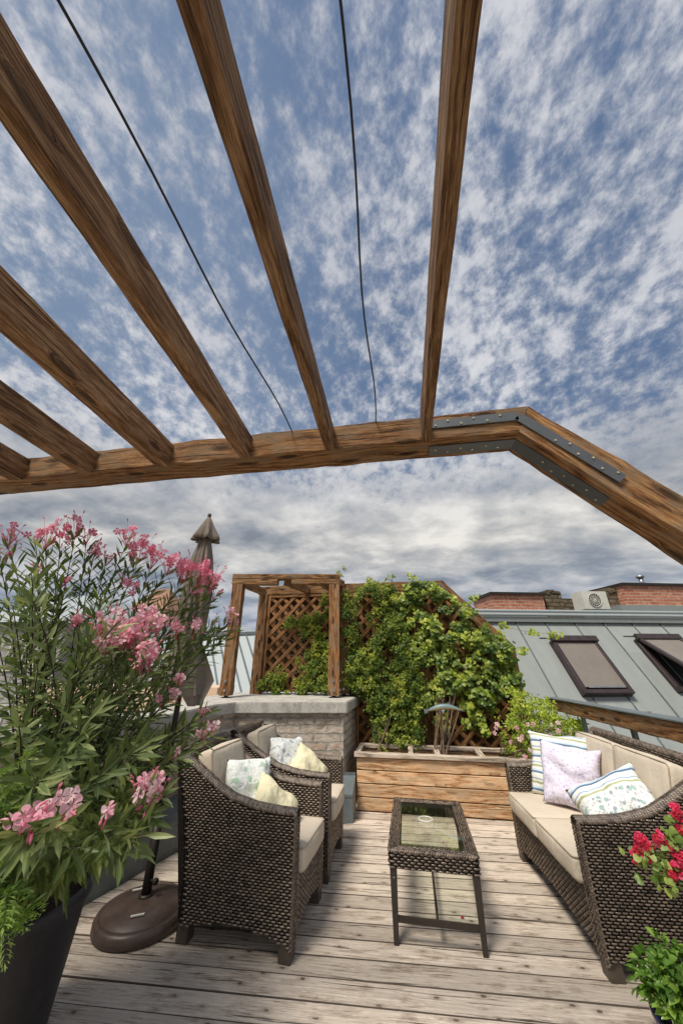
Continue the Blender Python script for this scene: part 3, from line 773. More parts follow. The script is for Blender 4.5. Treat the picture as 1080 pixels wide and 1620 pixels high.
    for c in range(ncush):
        yc = -Wi/2 + cw*(c+.5)
        m = MB(); softbox(m, (.60+D+.03, cw-.002, .13), .028, .010)
        fix(m, (-.30-D/2+.022, yc, .398), None); cu_ = m.build('seat_cushion', M['cushion'], t, smooth=True, local=True); pipe(cu_, (.60+D+.03, cw-.002, .13), 2, (-.30-D/2+.022, yc, .398), None)
        m = MB(); softbox(m, (.12, cw-.002, .485), .028, .010)
        fix(m, (-bx_(.68)+.128, yc, .672), (0, -R(12.5), 0)); cu_ = m.build('back_cushion', M['cushion'], t, smooth=True, local=True); pipe(cu_, (.12, cw-.002, .485), 0, (-bx_(.68)+.128, yc, .672), (0, -R(12.5), 0))
    return t
def softbox(mb, size, rad, puff, n=12):
    bm = bmesh.new(); bmesh.ops.create_cube(bm, size=2); bmesh.ops.subdivide_edges(bm, edges=bm.edges[:], cuts=n, use_grid_fill=True)
    hx, hy, hz = size[0]/2, size[1]/2, size[2]/2; sd = rnd(0, 50)
    for v in bm.verts:
        p = v.co.copy()
        q = Vector(tuple(math.copysign(1-(1-abs(c))**1.5, c) for c in p))     # gather vertices at the edges
        e = Vector((q.x*hx, q.y*hy, q.z*hz)); i_ = Vector((max(-hx+rad, min(hx-rad, e.x)), max(-hy+rad, min(hy-rad, e.y)), max(-hz+rad, min(hz-rad, e.z))))
        dd = e - i_
        if dd.length > 1e-6: e = i_ + dd.normalized()*rad
        bx = (1-q.x*q.x)*(1-q.y*q.y) if abs(p.z) > .99 else (1-q.y*q.y)*(1-q.z*q.z) if abs(p.x) > .99 else (1-q.x*q.x)*(1-q.z*q.z)
        nrm = Vector((0,0,math.copysign(1,p.z))) if abs(p.z) > .99 else Vector((math.copysign(1,p.x),0,0)) if abs(p.x) > .99 else Vector((0,math.copysign(1,p.y),0))
        e += nrm*puff*bx + Vector((noise.noise(e*6+Vector((sd,0,0))), noise.noise(e*6+Vector((0,sd,0))), noise.noise(e*6+Vector((0,0,sd)))))*.006
        v.co = e
    mb.frombm(bm)
def pipe(parent, size, axis, loc, rot):
    m = MB(); h = [x/2 for x in size]; a, b = [k for k in range(3) if k != axis]; r = .028; pts = []
    for (sa_, sb_, a0) in ((1, 1, 0), (-1, 1, 90), (-1, -1, 180), (1, -1, 270)):
        for q in range(5):
            an = R(a0 + q*22.5); p = [0, 0, 0]; p[a] = sa_*(h[a]-r) + math.cos(an)*(r-.004); p[b] = sb_*(h[b]-r) + math.sin(an)*(r-.004); p[axis] = h[axis]-.008; pts.append(p)
    pts.append(pts[0]); m.tube(pts, .0045, 6, cap=False); fix(m, loc, rot); m.build('piping', M['piping'], parent, smooth=True, local=True)
def fix(mb, loc, rot):
    Mx = Euler(rot).to_matrix() if rot else Matrix.Identity(3); L = Vector(loc)
    mb.v = [L + Mx @ v for v in mb.v]

G = 'wicker armchairs beside the brick wall'
ch1 = seat_unit('wicker_armchair', 'dark brown wicker armchair nearest the camera beside the umbrella base', 'armchair', .60, (-.680, 2.855, 0), R(-4), 1, G, D=.03)
ch2 = seat_unit('wicker_armchair', 'dark brown wicker armchair in front of the brick wall, behind the nearer armchair', 'armchair', .60, (-.638, 3.60, 0), R(-1), 1, G, D=.03)
sofa = seat_unit('wicker_sofa', 'dark brown two-seat wicker sofa with beige cushions on the right', 'sofa', 1.22, (.892, 3.325, 0), R(184), 2)

def pillow(label, p, size, th, nrm, upv, roll, mt, sy=1.0, crush=0.0, seed=0):
    n = 22; vs = []; fs = []; sd = seed*3.7
    for side in (1, -1):
        for i in range(n+1):
            for j in range(n+1):
                u, v = -1+2*i/n, -1+2*j/n
                e = max(0, (1-u**4)*(1-v**4)); h = th*.5*e**.5*(1 - .25*(u*u+v*v)*.5)
                pin = 1 - .10*(1-abs(u)**2)*abs(v)**3 if abs(v) > abs(u) else 1
                pinu = 1 - .09*(1-v*v)*u*u; pinv = 1 - .09*(1-u*u)*v*v
                q = Vector((u*pinu*size/2, v*pinv*size*sy/2, side*h))
                wr = noise.noise(Vector((q.x*9+sd, q.y*9, sd)))*.034 + noise.noise(Vector((q.x*22+sd, q.y*22, sd)))*.012
                q.z += wr*(e**.4)*side; q.z += crush*(u*u*.6 - v*v*.4)*.08
                q.x += noise.noise(Vector((v*1.6, sd, 1)))*.02; q.y += noise.noise(Vector((u*1.6, sd, 7)))*.02
                vs.append(q)
    N = (n+1)**2; idx = lambda s, i, j: s*N + i*(n+1)+j
    for i in range(n):
        for j in range(n):
            fs.append((idx(0,i,j), idx(0,i+1,j), idx(0,i+1,j+1), idx(0,i,j+1)))
            fs.append((idx(1,i,j), idx(1,i,j+1), idx(1,i+1,j+1), idx(1,i+1,j)))
    z = Vector(nrm).normalized(); y = Vector(upv); y = (y - z*y.dot(z)).normalized(); x = y.cross(z)
    y2 = y*math.cos(roll) + x*math.sin(roll); x2 = y2.cross(z)
    o = MB(); o.add(vs, fs); 
    me = bpy.data.meshes.new('throw_pillow'); bm = bmesh.new()
    bv = [bm.verts.new(v) for v in vs]; 
    for f in fs: bm.faces.new([bv[k] for k in f])
    bmesh.ops.remove_doubles(bm, verts=bm.verts, dist=.0005)
    # corner and seam points pinch shut
    bm.to_mesh(me); bm.free(); me.polygons.foreach_set('use_smooth', [True]*len(me.polygons)); me.materials.append(mt)
    ob = bpy.data.objects.new('throw_pillow', me); C.objects.link(ob); ob.location = p
    ob.rotation_euler = Matrix((x2, y2, z)).transposed().to_euler()
    return tag(ob, label, 'pillow')
pillow('white throw pillow with green blossoms in the nearer armchair', (-1.12, 2.86, .66), .40, .14, (.75, -.38, .42), (0, 0, 1), R(8), M['p_green'], seed=1)
pillow('pale yellow throw pillow in front of the green blossom pillow, nearer armchair', (-.93, 2.80, .585), .34, .13, (.62, -.35, .65), (0, 0, 1), R(-38), M['p_yellow'], seed=2)
pillow('white throw pillow with dark blue leaves in the farther armchair', (-1.08, 3.62, .66), .40, .14, (.75, -.38, .42), (0, 0, 1), R(10), M['p_blue'], seed=3)
pillow('cream yellow throw pillow in front of the blue leaf pillow, farther armchair', (-.90, 3.62, .60), .36, .13, (.66, -.38, .55), (0, 0, 1), R(-35), M['p_yellow'], seed=4)
pillow('large pillow with blue, white and green stripes at the far end of the sofa', (1.255, 3.77, .69), .47, .13, (-.42, -.80, .32), (0, 0, 1), R(3), M['p_stripe'], seed=5)
pillow('lilac throw pillow with small dots leaning on the striped pillow', (1.245, 3.53, .665), .43, .15, (-.40, -.82, .38), (0, 0, 1), R(6), M['p_lilac'], seed=6)
pillow('teal and navy blossom pillow lying slanted by the near arm of the sofa', (1.29, 2.98, .645), .48, .16, (-.40, -.62, .66), (.12, 0, 1), R(-40), M['p_mixed'], sy=.80, seed=7)

# ------------------------------------------------------------------ coffee table
t = thing('coffee_table', 'narrow wicker coffee table with a glass top between the armchairs and the sofa', 'table', (.11, 3.25, 0), R(-1))
TW, TL, TZ = .535, .89, .415
def tl(x, y, z): return (x, y, z)
m = MB(); iw = .066
core = MB()
for (cx_, cy_, sx, sy) in ((0, -TL/2+iw/2, TW, iw), (0, TL/2-iw/2, TW, iw), (-TW/2+iw/2, 0, iw, TL-2*iw), (TW/2-iw/2, 0, iw, TL-2*iw)):
    core.box((cx_, cy_, TZ-.046), (sx-.006, sy-.004, .082))
fr = core.build('table_frame', M['wickerdark'], t, local=True)
for (o_, n_, a_, L) in ((Vector((-TW/2, -TL/2, 0)), Vector((0,-1,0)), Vector((1,0,0)), TW), (Vector((TW/2, -TL/2, 0)), Vector((1,0,0)), Vector((0,1,0)), TL), (Vector((-TW/2, TL/2, 0)), Vector((0,1,0)), Vector((1,0,0)), TW), (Vector((-TW/2, -TL/2, 0)), Vector((-1,0,0)), Vector((0,1,0)), TL)):
    weave(m, lambda s, v: (o_ + a_*s + Vector((0,0,v)), n_, a_, Vector((0,0,1))), L, TZ-.088, TZ-.006, lambda s, v: .012 < s < L-.012, cu=.042, cv=.0145, amp=.0045)
    def ftop(s, v): return o_ + a_*s - n_*v + Vector((0,0,TZ-.004)), Vector((0,0,1)), a_, -n_
    weave(m, ftop, L, 0.002, iw, lambda s, v: (v < s+.01 and v < L-s+.01), cu=.030, cv=.0125, amp=.0035)
    for i in range(int(L/.016)):
        P = o_ + a_*((i+.5)*.016) + n_*.001 + Vector((0,0,TZ-.001)); N = (n_+Vector((0,0,1))).normalized(); tw = (a_*.8 + N.cross(a_)*.6).normalized()
        lozenge(m, P, N, tw, N.cross(tw), .013, .006, .004, rnd(0, 1))
m.build('weave', M['strand'], fr, smooth=True, local=True)
def glassmat(t_, b):
    g = t_.new('ShaderNodeBsdfGlossy'); g.inputs['Roughness'].default_value = .02; g.inputs['Color'].default_value = (.95, .97, .95, 1)
    tr = t_.new('ShaderNodeBsdfTransparent'); tr.inputs[0].default_value = (.97, 1, .96, 1)
    f = t_.new('ShaderNodeFresnel'); f.inputs[0].default_value = 1.5
    ms = t_.new('ShaderNodeMixShader'); t_.l.new(t_.math('ADD', t_.math('MULTIPLY', f.outputs[0], .42), .02), ms.inputs[0]); t_.l.new(tr.outputs[0], ms.inputs[1]); t_.l.new(g.outputs[0], ms.inputs[2])
    t_.l.new(ms.outputs[0], t_.n['Material Output'].inputs[0])
M['glass'] = mat('table glass', glassmat)
m = MB(); m.box((0, 0, TZ-.012), (TW-2*iw+.012, TL-2*iw+.012, .006)); m.build('glass_top', M['glass'], t, local=True)
for sx in (-1, 1):
    for sy in (-1, 1):
        m = MB(); vs = []
        for (z, wd, off) in ((TZ-.085, .042, 0), (0.0, .028, .022)):
            cx_ = sx*(TW/2-.024); cy_ = sy*(TL/2-.024+off)
            vs += [(cx_-wd/2, cy_-wd/2, z), (cx_+wd/2, cy_-wd/2, z), (cx_+wd/2, cy_+wd/2, z), (cx_-wd/2, cy_+wd/2, z)]
        m.add(vs, [(0,1,5,4), (1,2,6,5), (2,3,7,6), (3,0,4,7), (0,3,2,1), (4,5,6,7)]); m.build('leg', M['tableleg'], t, local=True)
for sy in (-1, 1):
    m = MB(); m.box((0, sy*(TL/2-.006), .105), (TW-.03, .016, .026)); m.build('stretcher', M['tableleg'], t, local=True)
m = MB(); m.box((0, 0, .105), (.016, TL-.03, .02)); m.build('stretcher', M['tableleg'], t, local=True)
m = MB()
m.tube([(-TW/2+.026, -TL/2-.006+.004, TZ-.125), (-TW/2+.026, -TL/2-.0075, TZ-.125)], .005, 8); m.build('screw', M['steel'], t, local=True)
m = MB(); pr_ = []
for i in range(41):
    a_ = 2*math.pi*i/40; pr_.append((.090+.050*math.cos(a_), 3.31+.046*math.sin(a_), TZ-.001))
m.tube(pr_, .0045, 8, cap=False); tag(m.build('white_ring', M['acwhite'], smooth=True), 'flat white ring lying on the glass top of the coffee table', 'ring')
# a dry leaf
m = MB(); lp = atZ(731, 1452, .006); m.add([(lp.x-.012, lp.y, .003), (lp.x, lp.y-.008, .008), (lp.x+.014, lp.y+.002, .004), (lp.x, lp.y+.009, .010)], [(0,1,3), (1,2,3)])
tag(m.build('fallen_leaf', M['red']), 'tiny dry red leaf on the deck boards under the coffee table', 'leaf')

# ------------------------------------------------------------------ umbrella
t = thing('patio_umbrella', 'closed taupe patio umbrella standing behind the pink oleander', 'umbrella', (-1.757, 2.80, 0))
ux, uy = -1.757, 2.80
m = MB(); m.tube([(ux, uy, .09), (ux, uy, 2.74)], .021, 14); m.build('pole', M['darkiron'], t, smooth=True)
m = MB(); m.tube([(ux, uy, .085), (ux, uy, .46)], .030, 14); m.tube([(ux, uy, .085), (ux, uy, .10)], .045, 16)
for z in (.17, .40): m.tube([(ux+.02, uy-.01, z), (ux+.065, uy-.02, z)], .007, 8); m.tube([(ux+.055, uy-.017, z), (ux+.075, uy-.022, z)], .018, 8)
m.build('sleeve', M['darkiron'], t, smooth=True)
m = MB(); bx0, by0 = ux+.03, uy-.05
m.lathe([(.262, .0), (.272, .012), (.272, .045), (.262, .062), (.243, .068), (.240, .062), (.233, .062), (.229, .070), (.10, .088), (0.001, .09)], (bx0, by0, 0), 56)
bs = m.build('base', M['umbase'], t, smooth=True)
for k, (dx, dy, rz) in enumerate(((.05, -.13, .5), (-.12, .10, .55))):
    m = MB(); m.box((bx0+dx, by0+dy, .0905), (.075, .012, .006), rot=(0, 0, rz)); build_sub(m, 'slot_label', M['acwhite'], bs, t)
def fold(an, z):
    k = min(1, max(0, (2.72-z)/.35)); return .92 + k*(.24*abs(math.cos(4*an+.7+z*.6))**.6 - .16 + .09*math.cos(15*an+z*4))
m = MB(); m.lathe([(.02, 2.64), (.045, 2.58), (.062, 2.50), (.092, 2.36), (.112, 2.2), (.125, 2.0), (.115, 1.75), (.10, 1.62), (.118, 1.45), (.16, 1.32), (.175, 1.25)], (ux, uy, 0), 72, fold)
m.lathe([(.170, 1.25), (.06, 1.30), (.03, 1.6)], (ux, uy, 0), 72, fold)
m.lathe([(.045, 2.45), (.06, 2.38), (.085, 2.12), (.10, 1.85)], (ux, uy, 0), 72, lambda a_, z: 1+.22*math.cos(6*a_))
m.lathe([(.050, 2.60), (.055, 2.50), (.062, 2.35)], (ux, uy, 0), 72, lambda a_, z: 1+.2*math.cos(6*a_+.5))
# hanging flaps of two panels
for an, wd in ((R(-15), .17), (R(-120), .13), (R(165), .15)):
    d_ = Vector((math.cos(an), math.sin(an), 0)); s_ = Vector((-d_.y, d_.x, 0)); c_ = Vector((ux, uy, 0)); vs = []
    for i in range(9):
        fz = i/8; z = 1.62 - .44*fz; hw = wd*(.35+.75*min(fz, .62)/.62)*(1 if fz < .62 else (1-(fz-.62)/.38*.75))
        for j in range(7):
            u = -1+j/3; vs.append(c_ + d_*(.10+.07*fz+.025*math.cos(u*5+fz)) + s_*(u*hw) + Vector((0, 0, z)))
    m.add(vs, [(i*7+j, i*7+j+1, (i+1)*7+j+1, (i+1)*7+j) for i in range(8) for j in range(6)])
m.build('canopy', M['umbrella'], t, smooth=True)
m = MB(); m.lathe([(.012, 2.77), (.030, 2.745), (.055, 2.69), (.10, 2.575), (.112, 2.535), (.104, 2.53), (.05, 2.62)], (ux, uy, 0), 72, lambda a_, z: 1+(.24*math.cos(7*a_)+.08*math.cos(13*a_))*min(1, (2.77-z)/.16)**2); m.build('vent_flap', M['umbrella'], t, smooth=True)
m = MB(); m.lathe([(.001, 2.81), (.015, 2.805), (.018, 2.78), (.012, 2.765), (.022, 2.755), (.02, 2.74)], (ux, uy, 0), 16); m.build('finial', M['darkiron'], t, smooth=True)

# ------------------------------------------------------------------ plants
def bez(p0, p1, p2, n):
    return [p0*(1-s)*(1-s) + p1*2*s*(1-s) + p2*s*s for s in [i/n for i in range(n+1)]]
def leaf(mb, base, d, nrm, L, W_, droop=.15, r=None, seg=3, wid=(.25, .95, .75)):
    d = d.normalized(); s_ = d.cross(nrm)
    if s_.length < .05: s_ = d.orthogonal()
    s_.normalize(); nn = s_.cross(d).normalized(); vs = []; r = random.random() if r is None else r
    vs.append(base)
    for i in range(1, seg+1):
        f = i/(seg+1); p = base + d*(L*f) - Vector((0,0,1))*(droop*L*f*f)
        w_ = W_*.5*wid[min(i-1, len(wid)-1)]
        vs += [p - s_*w_ + nn*w_*.35, p, p + s_*w_ + nn*w_*.35]
    vs.append(base + d*L - Vector((0,0,1))*(droop*L))
    fs = [(0, 2, 1), (0, 3, 2)]
    for i in range(seg-1):
        a = 1+3*i; fs += [(a, a+1, a+4, a+3), (a+1, a+2, a+5, a+4)]
    a = 1+3*(seg-1); e_ = len(vs)-1; fs += [(a, a+1, e_), (a+1, a+2, e_)]
    mb.add(vs, fs, None, r)
def rv(): 
    v = Vector((random.gauss(0,1), random.gauss(0,1), random.gauss(0,1))); return v.normalized()
def flower(mb, c, nrm, size, r0=None, petals=5):
    nrm = nrm.normalized(); u = nrm.orthogonal().normalized(); v = nrm.cross(u); a0 = rnd(0, 6.28); r0 = random.random() if r0 is None else r0
    for k in range(petals):
        an = a0 + 2*math.pi*k/petals; d = u*math.cos(an) + v*math.sin(an); s_ = nrm.cross(d); L = size*.5*rnd(.85, 1.12); wd = L*.46
        r = min(1, max(0, r0 + rnd(-.25, .25)))
        tw = rnd(-.25, .25)
        P_ = lambda f, w_, h_: c + d*L*f + s_*wd*w_ + nrm*L*h_
        vs = [c, P_(.35, .38, .22), P_(.68, .88, .18+tw), P_(.93, .72, .10+tw), P_(1.03, .12, .05), P_(.96, -.55, .10-tw), P_(.70, -.85, .16-tw), P_(.35, -.38, .22), P_(.6, 0, .12)]
        mb.add(vs, [(0,1,8), (1,2,8), (2,3,8), (3,4,8), (4,5,8), (5,6,8), (6,7,8), (7,0,8)], None, r)

# -- oleander
PX, PY = -1.775, 1.80
t = thing('planter_pot', 'large black plastic plant pot at the lower left corner', 'pot', (PX, PY, 0))
m = MB(); m.lathe([(.01, 0), (.235, 0), (.24, .02), (.292, .50), (.300, .505), (.308, .512), (.310, .548), (.303, .556), (.284, .553), (.278, .50), (.275, .44)], (PX, PY, 0), 56); m.build('pot', M['pot'], t, smooth=True)
m = MB(); m.lathe([(.28, .485), (.2, .50), (.1, .505), (.001, .51)], (PX, PY, 0), 30, lambda a_, z: 1); m.build('soil', M['soil'], t)
t = thing('oleander_bush', 'tall pink flowering oleander bush growing from the black pot', 'shrub', (PX, PY, .5))
CL = [(22,842,20,2.5),(62,846,14,2.45),(82,838,24,2.4),(125,830,20,2.45),(142,842,18,2.5),(8,875,16,2.4),(100,850,14,2.5),
 (152,868,16,2.5),(172,874,18,2.5),(205,842,20,2.5),(225,862,26,2.4),(244,874,24,2.4),(212,872,18,2.45),
 (268,888,20,2.35),(292,896,24,2.3),(318,900,26,2.3),(335,908,24,2.3),(340,928,18,2.3),(313,938,14,2.3),(300,892,22,2.35),
 (338,978,12,2.35),(362,972,15,2.35),(372,985,12,2.35),
 (165,985,20,2.0),(180,978,20,2.0),(212,990,26,1.95),(200,1000,22,1.95),(238,970,24,2.0),(250,985,18,2.0),(170,1010,18,1.95),(216,1012,18,1.95),
 (284,990,18,2.2),(306,992,16,2.2),(240,1028,20,1.85),(226,1046,15,1.85),(238,1042,16,1.85),(130,975,12,2.1),(112,983,11,2.1),(198,915,12,2.3),(212,932,10,2.3),
 (287,1072,10,2.1),(272,1098,9,2.1),(255,1110,8,2.1),(322,1122,8,2.0),(324,1155,10,1.95),(334,1150,9,1.95),(280,1188,8,1.95),
 (58,1286,20,1.35),(40,1290,15,1.35),(82,1262,18,1.35),(100,1276,18,1.35),(168,1282,17,1.5),(226,1248,22,1.6),(240,1262,16,1.6),(255,1236,15,1.6),(235,1232,12,1.6),(100,918,8,2.4),(62,900,8,2.3)]
tips = []; 
fol = MB(); stm = MB(); fparts = []
base = Vector((PX, PY, .5))
def branch(tip, leafstart, whorl=.044, LL=.165, LW=.0175, thick=.006, mbs=None, mbf=None, basep=None, bow=None):
    b0 = (basep or base) + Vector((rnd(-.13, .13), rnd(-.13, .13), 0))
    h = tip.z - b0.z; mid = b0.lerp(tip, .45) + Vector((rnd(-.06, .06), rnd(-.06, .06), max(.0, h)*.22 + (.25 if h < .5 else 0)))
    if h < .3: mid = b0.lerp(tip, .5) + Vector((0, 0, .35+.3*rnd(0, 1)))
    pts = bez(b0, mid, tip, 14); n = len(pts)
    mbs.tube(pts, [thick*(1-.7*i/(n-1)) for i in range(n)], 5, r=.3, cap=False)
    L = sum((pts[i+1]-pts[i]).length for i in range(n-1)); s = L*leafstart; a0 = rnd(0, 6.28)
    while s < L:
        f = s/L; k = min(n-2, int(f*(n-1))); p = pts[k].lerp(pts[k+1], f*(n-1)-k); ax = (pts[k+1]-pts[k]).normalized()
        u = ax.orthogonal().normalized(); v = ax.cross(u)
        for q in range(3):
            an = a0 + 2.094*q + rnd(-.3, .3); rad = u*math.cos(an) + v*math.sin(an); el = .35 + .75*f + rnd(-.15, .15)
            d = rad + ax*el; ll = LL*rnd(.65, 1.15)*(1.05-.35*f)
            g = (rnd(0,.45) if random.random() < .7 else rnd(.4, 1))
            leaf(mbf, p, d, ax if random.random() < .8 else rv(), ll, LW*rnd(.8, 1.2), droop=rnd(.05, .45)*(1.1-f), r=g)
        a0 += .9; s += whorl*rnd(.8, 1.25)
    return pts
stemless = set()
for i, (x, y, rad, rg) in enumerate(CL):
    c = atR(x, y, rg); tips.append(c)
    fl = MB(); rr = rad/590*rg*.82; pxr = 590/rg
    nf = max(1, int((rad/7.5)**2*1.15)) if rad > 11 else 2
    if rg < 1.7: nf = max(3, int(nf*.55))
    fs_ = .051 if rg > 1.7 else .052
    top = y < 950
    for k in range(nf):
        o_ = rv()*rr*(random.random()**.5); o_.z *= .75; nn = (O-c).normalized()*.7 + rv()*.8 + Vector((0,0,.3))
        flower(fl, c+o_, nn, fs_*rnd(.75, 1.1), r0=rnd(0, .5) if top else rnd(.4, .95))
        fl.tube([c+Vector((0, 0, -rr*1.4)), c+o_], .0012, 4, r=0, cap=False)
    for k in range(nf//2+1):       # buds
        o_ = rv()*rr*1.1; q = c+o_; fl.tube([q, q+o_.normalized()*.012, q+o_.normalized()*.02], [.003, .0035, .0008], 5, r=.1, cap=False)
        fl.tube([c+Vector((0, 0, -rr*1.4)), q], .001, 4, r=0, cap=False)
    fl.build('flower_cluster', M['pink'], t)
    if rad >= 14 or random.random() < .5 or i > 45:
        st = .32 if c.z > 1.2 else .3
        branch(c + Vector((0, 0, -rr*1.2)), st, mbs=stm, mbf=fol, LL=.15)
for i in range(9):       # leafy shoots without flowers
    x = rnd(-20, 250)if i % 3 else rnd(60, 330); y = rnd(880, 1330); rg = rnd(1.7, 2.55)
    if x > 230 and (y < 930 or y > 1180): continue
    branch(atR(x, y, rg), rnd(.35, .6), mbs=stm, mbf=fol, LL=rnd(.14, .19))
for (x, y, rg) in ((320,1135,2.0),(300,1150,2.0),(235,1170,1.8),(215,1330,1.55),(190,1350,1.5),(180,1320,1.5),(120,1340,1.5),(160,1225,1.6),(210,1190,1.7),(270,1205,1.85),(60,1230,1.5),(100,1190,1.6),(130,1150,1.6),(30,1150,1.7),(60,1060,1.9),(110,1110,1.7),(150,1120,1.8),(340,1010,2.3),(330,1000,2.2),(240,1290,1.6),(200,1300,1.6),(230,1320,1.5),(20,960,2.1),(50,930,2.2),(160,940,2.3),(250,930,2.4),(140,1020,1.9)):
    branch(atR(x, y, rg), .45, mbs=stm, mbf=fol, LL=.165)
for i in range(10):
    branch(Vector((PX-rnd(.2, .9), PY+rnd(-.6, .3), rnd(1.0, 2.1))), .4, mbs=stm, mbf=fol)
fol.build('foliage', M['oleander'], t); stm.build('stem', M['bark'], t, smooth=True)

# -- feathery weed in the same pot
t = thing('feathery_weed', 'bright green feathery leaved weed spilling over the left side of the black pot', 'plant', (PX-.05, PY-.12, .5))
fo = MB(); sm = MB()
def frond(mb, p, d, L, r):
    d = d.normalized(); s_ = d.cross(Vector((0,0,1))+rv()*.3).normalized(); n = 7
    for i in range(n):
        f = (i+.5)/n; q = p + d*L*f - Vector((0,0,1))*L*.3*f*f; ll = L*.42*math.sin(math.pi*(.18+.75*f))
        for sg in (-1, 1):
            leaf(mb, q, s_*sg*.8 + d*.75 + rv()*.15, Vector((0,0,1))+rv()*.4, ll, ll*.22, r=min(1, max(0, r+rnd(-.15, .15))), seg=1, wid=(1,))
            leaf(mb, q + (s_*sg*.8+d*.75)*ll*.35, s_*sg*.2 + d + rv()*.2, Vector((0,0,1))+rv()*.4, ll*.5, ll*.16, r=min(1, max(0, r+rnd(-.1, .2))), seg=1, wid=(1,))
    leaf(mb, p+d*L*.85 - Vector((0,0,1))*L*.2, d, Vector((0,0,1)), L*.3, L*.07, r=r, seg=1, wid=(1,))
for i in range(24):
    x = rnd(-50, 50); y = rnd(1185, 1440)
    if i % 5 == 0: x, y = rnd(-20, 45), rnd(1400, 1480)
    rg = rnd(1.45, 1.8) if y < 1400 else rnd(1.42, 1.5); tip = atR(x, y, rg)
    b0 = Vector((PX+rnd(-.15, .12), PY-.12+rnd(-.1, .1), .5)); mid = b0.lerp(tip, .5) + Vector((0, 0, .18 if tip.z < .9 else .05)); pts = bez(b0, mid, tip, 8)
    sm.tube(pts, [.004*(1-.07*k) for k in range(9)], 5, cap=False)
    for k in range(3, 9):
        for q in range(3): frond(fo, pts[k], rv()+Vector((.2, -.3, .25))+(pts[k]-pts[k-1]).normalized()*.8, rnd(.05, .095), rnd(.25, 1) if k > 5 else rnd(0, .5))
fo.build('foliage', M['feather'], t); sm.build('stem', M['greenstem'], t)

# -- climbers on the trellis
def inpoly(x, y, P):
    c = False; n = len(P); j = n-1
    for i in range(n):
        if (P[i][1] > y) != (P[j][1] > y) and x < (P[j][0]-P[i][0])*(y-P[i][1])/(P[j][1]-P[i][1])+P[i][0]: c = not c
        j = i
    return c
def roundleaf(mb, p, nrm, size, r, lob=5):
    nrm = nrm.normalized(); u = nrm.orthogonal().normalized(); v = nrm.cross(u); a0 = rnd(0, 6.28); n = 7
    vs = [p + nrm*size*.06]
    for k in range(n):
        an = a0+2*math.pi*k/n; rr = size*.5*(1 + .22*math.cos(an*3+a0)); vs.append(p + (u*math.cos(an)+v*math.sin(an))*rr + nrm*rnd(-.06, .06)*size)
    mb.add(vs, [(0, k+1, (k+1) % n+1) for k in range(n)], None, r)
def nz(x, y, s, o=0): return noise.noise(Vector((x*s+o, y*s, o)))
fA = MB(); sA = MB()
PA = [(612,925),(640,918),(690,926),(745,948),(775,975),(800,990),(818,1010),(832,1050),(836,1085),(815,1110),(790,1100),(775,1140),(765,1155),(745,1145),(728,1112),(700,1095),(688,1110),(708,1125),(718,1145),(700,1162),(684,1140),(676,1110),(660,1080),(640,1040),(618,1000),(610,960)]
PA = [((x-12, y+8) if x > 738 and y < 1090 else (x, y)) for x, y in PA]
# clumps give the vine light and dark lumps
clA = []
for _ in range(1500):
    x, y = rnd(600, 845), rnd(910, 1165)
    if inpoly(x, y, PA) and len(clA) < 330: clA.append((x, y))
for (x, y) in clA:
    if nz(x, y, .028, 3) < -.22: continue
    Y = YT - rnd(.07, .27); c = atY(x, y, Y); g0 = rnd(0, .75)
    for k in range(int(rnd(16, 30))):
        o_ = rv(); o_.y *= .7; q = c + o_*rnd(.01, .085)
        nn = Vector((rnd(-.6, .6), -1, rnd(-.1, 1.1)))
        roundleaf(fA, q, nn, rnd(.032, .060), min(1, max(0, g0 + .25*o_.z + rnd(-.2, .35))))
PXs = [(690,926,-1,-.7),(655,918,-.5,1),(745,948,1,.4),(790,990,1,.1),(835,1000,1,0),(870,1005,1,-.1),(820,1030,1,0),(735,1140,.2,-1),(765,1150,.2,-1)]
for (x, y, dx, dz_) in PXs:      # free runners
    p = atY(x, y, YT-.3)
    for k in range(26):
        q = p + Vector((dx*k*.004+rnd(-.05, .05), rnd(-.05, .05), dz_*k*.003+rnd(-.04, .04))); roundleaf(fA, q, Vector((rnd(-.6,.6), -1, rnd(0,1))), rnd(.025, .045), rnd(.4, 1))
for k in range(9):
    b0 = Vector((.36+rnd(-.09, .09), 4.9+rnd(-.05,.05), .45)); tp = atY(rnd(672, 735), rnd(1040, 1100), YT-.06)
    sA.tube(bez(b0, b0.lerp(tp, .5)+Vector((rnd(-.1,.1), -.02, rnd(0,.2))), tp, 14), [.008*(1-.055*i) for i in range(15)], 6, cap=False)
for k in range(7):
    tp = atY(rnd(692, 726), rnd(1095, 1130), YT-rnd(.1, .3)); b0 = Vector((.36+rnd(-.05, .05), 4.9+rnd(-.05,.05), .45))
    sA.tube(bez(b0, b0.lerp(tp, .5)+Vector((rnd(-.08,.08), 0, 0)), tp, 8), .0035, 5, cap=False)
sA.tube([Vector((.36, 4.9, .45)), atY(715, 1100, YT-.05), atY(770, 985, YT-.2), atY(800, 992, YT-.3), atY(835, 1000, YT-.3), atY(880, 1004, YT-.3)], [.007, .006, .004, .003, .0025, .0015], 5, cap=False)
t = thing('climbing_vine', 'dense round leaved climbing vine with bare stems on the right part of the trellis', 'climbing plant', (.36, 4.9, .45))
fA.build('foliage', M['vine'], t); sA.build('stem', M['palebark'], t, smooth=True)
fB = MB(); sB = MB()
PB = [(540,925),(556,950),(565,930),(590,920),(618,925),(630,960),(640,1000),(655,1040),(668,1080),(676,1120),(664,1175),(640,1188),(600,1188),(592,1150),(582,1110),(560,1088),(541,1080),(538,1000)]
PH = [(556,942),(590,942),(602,985),(590,1015),(560,1005)]
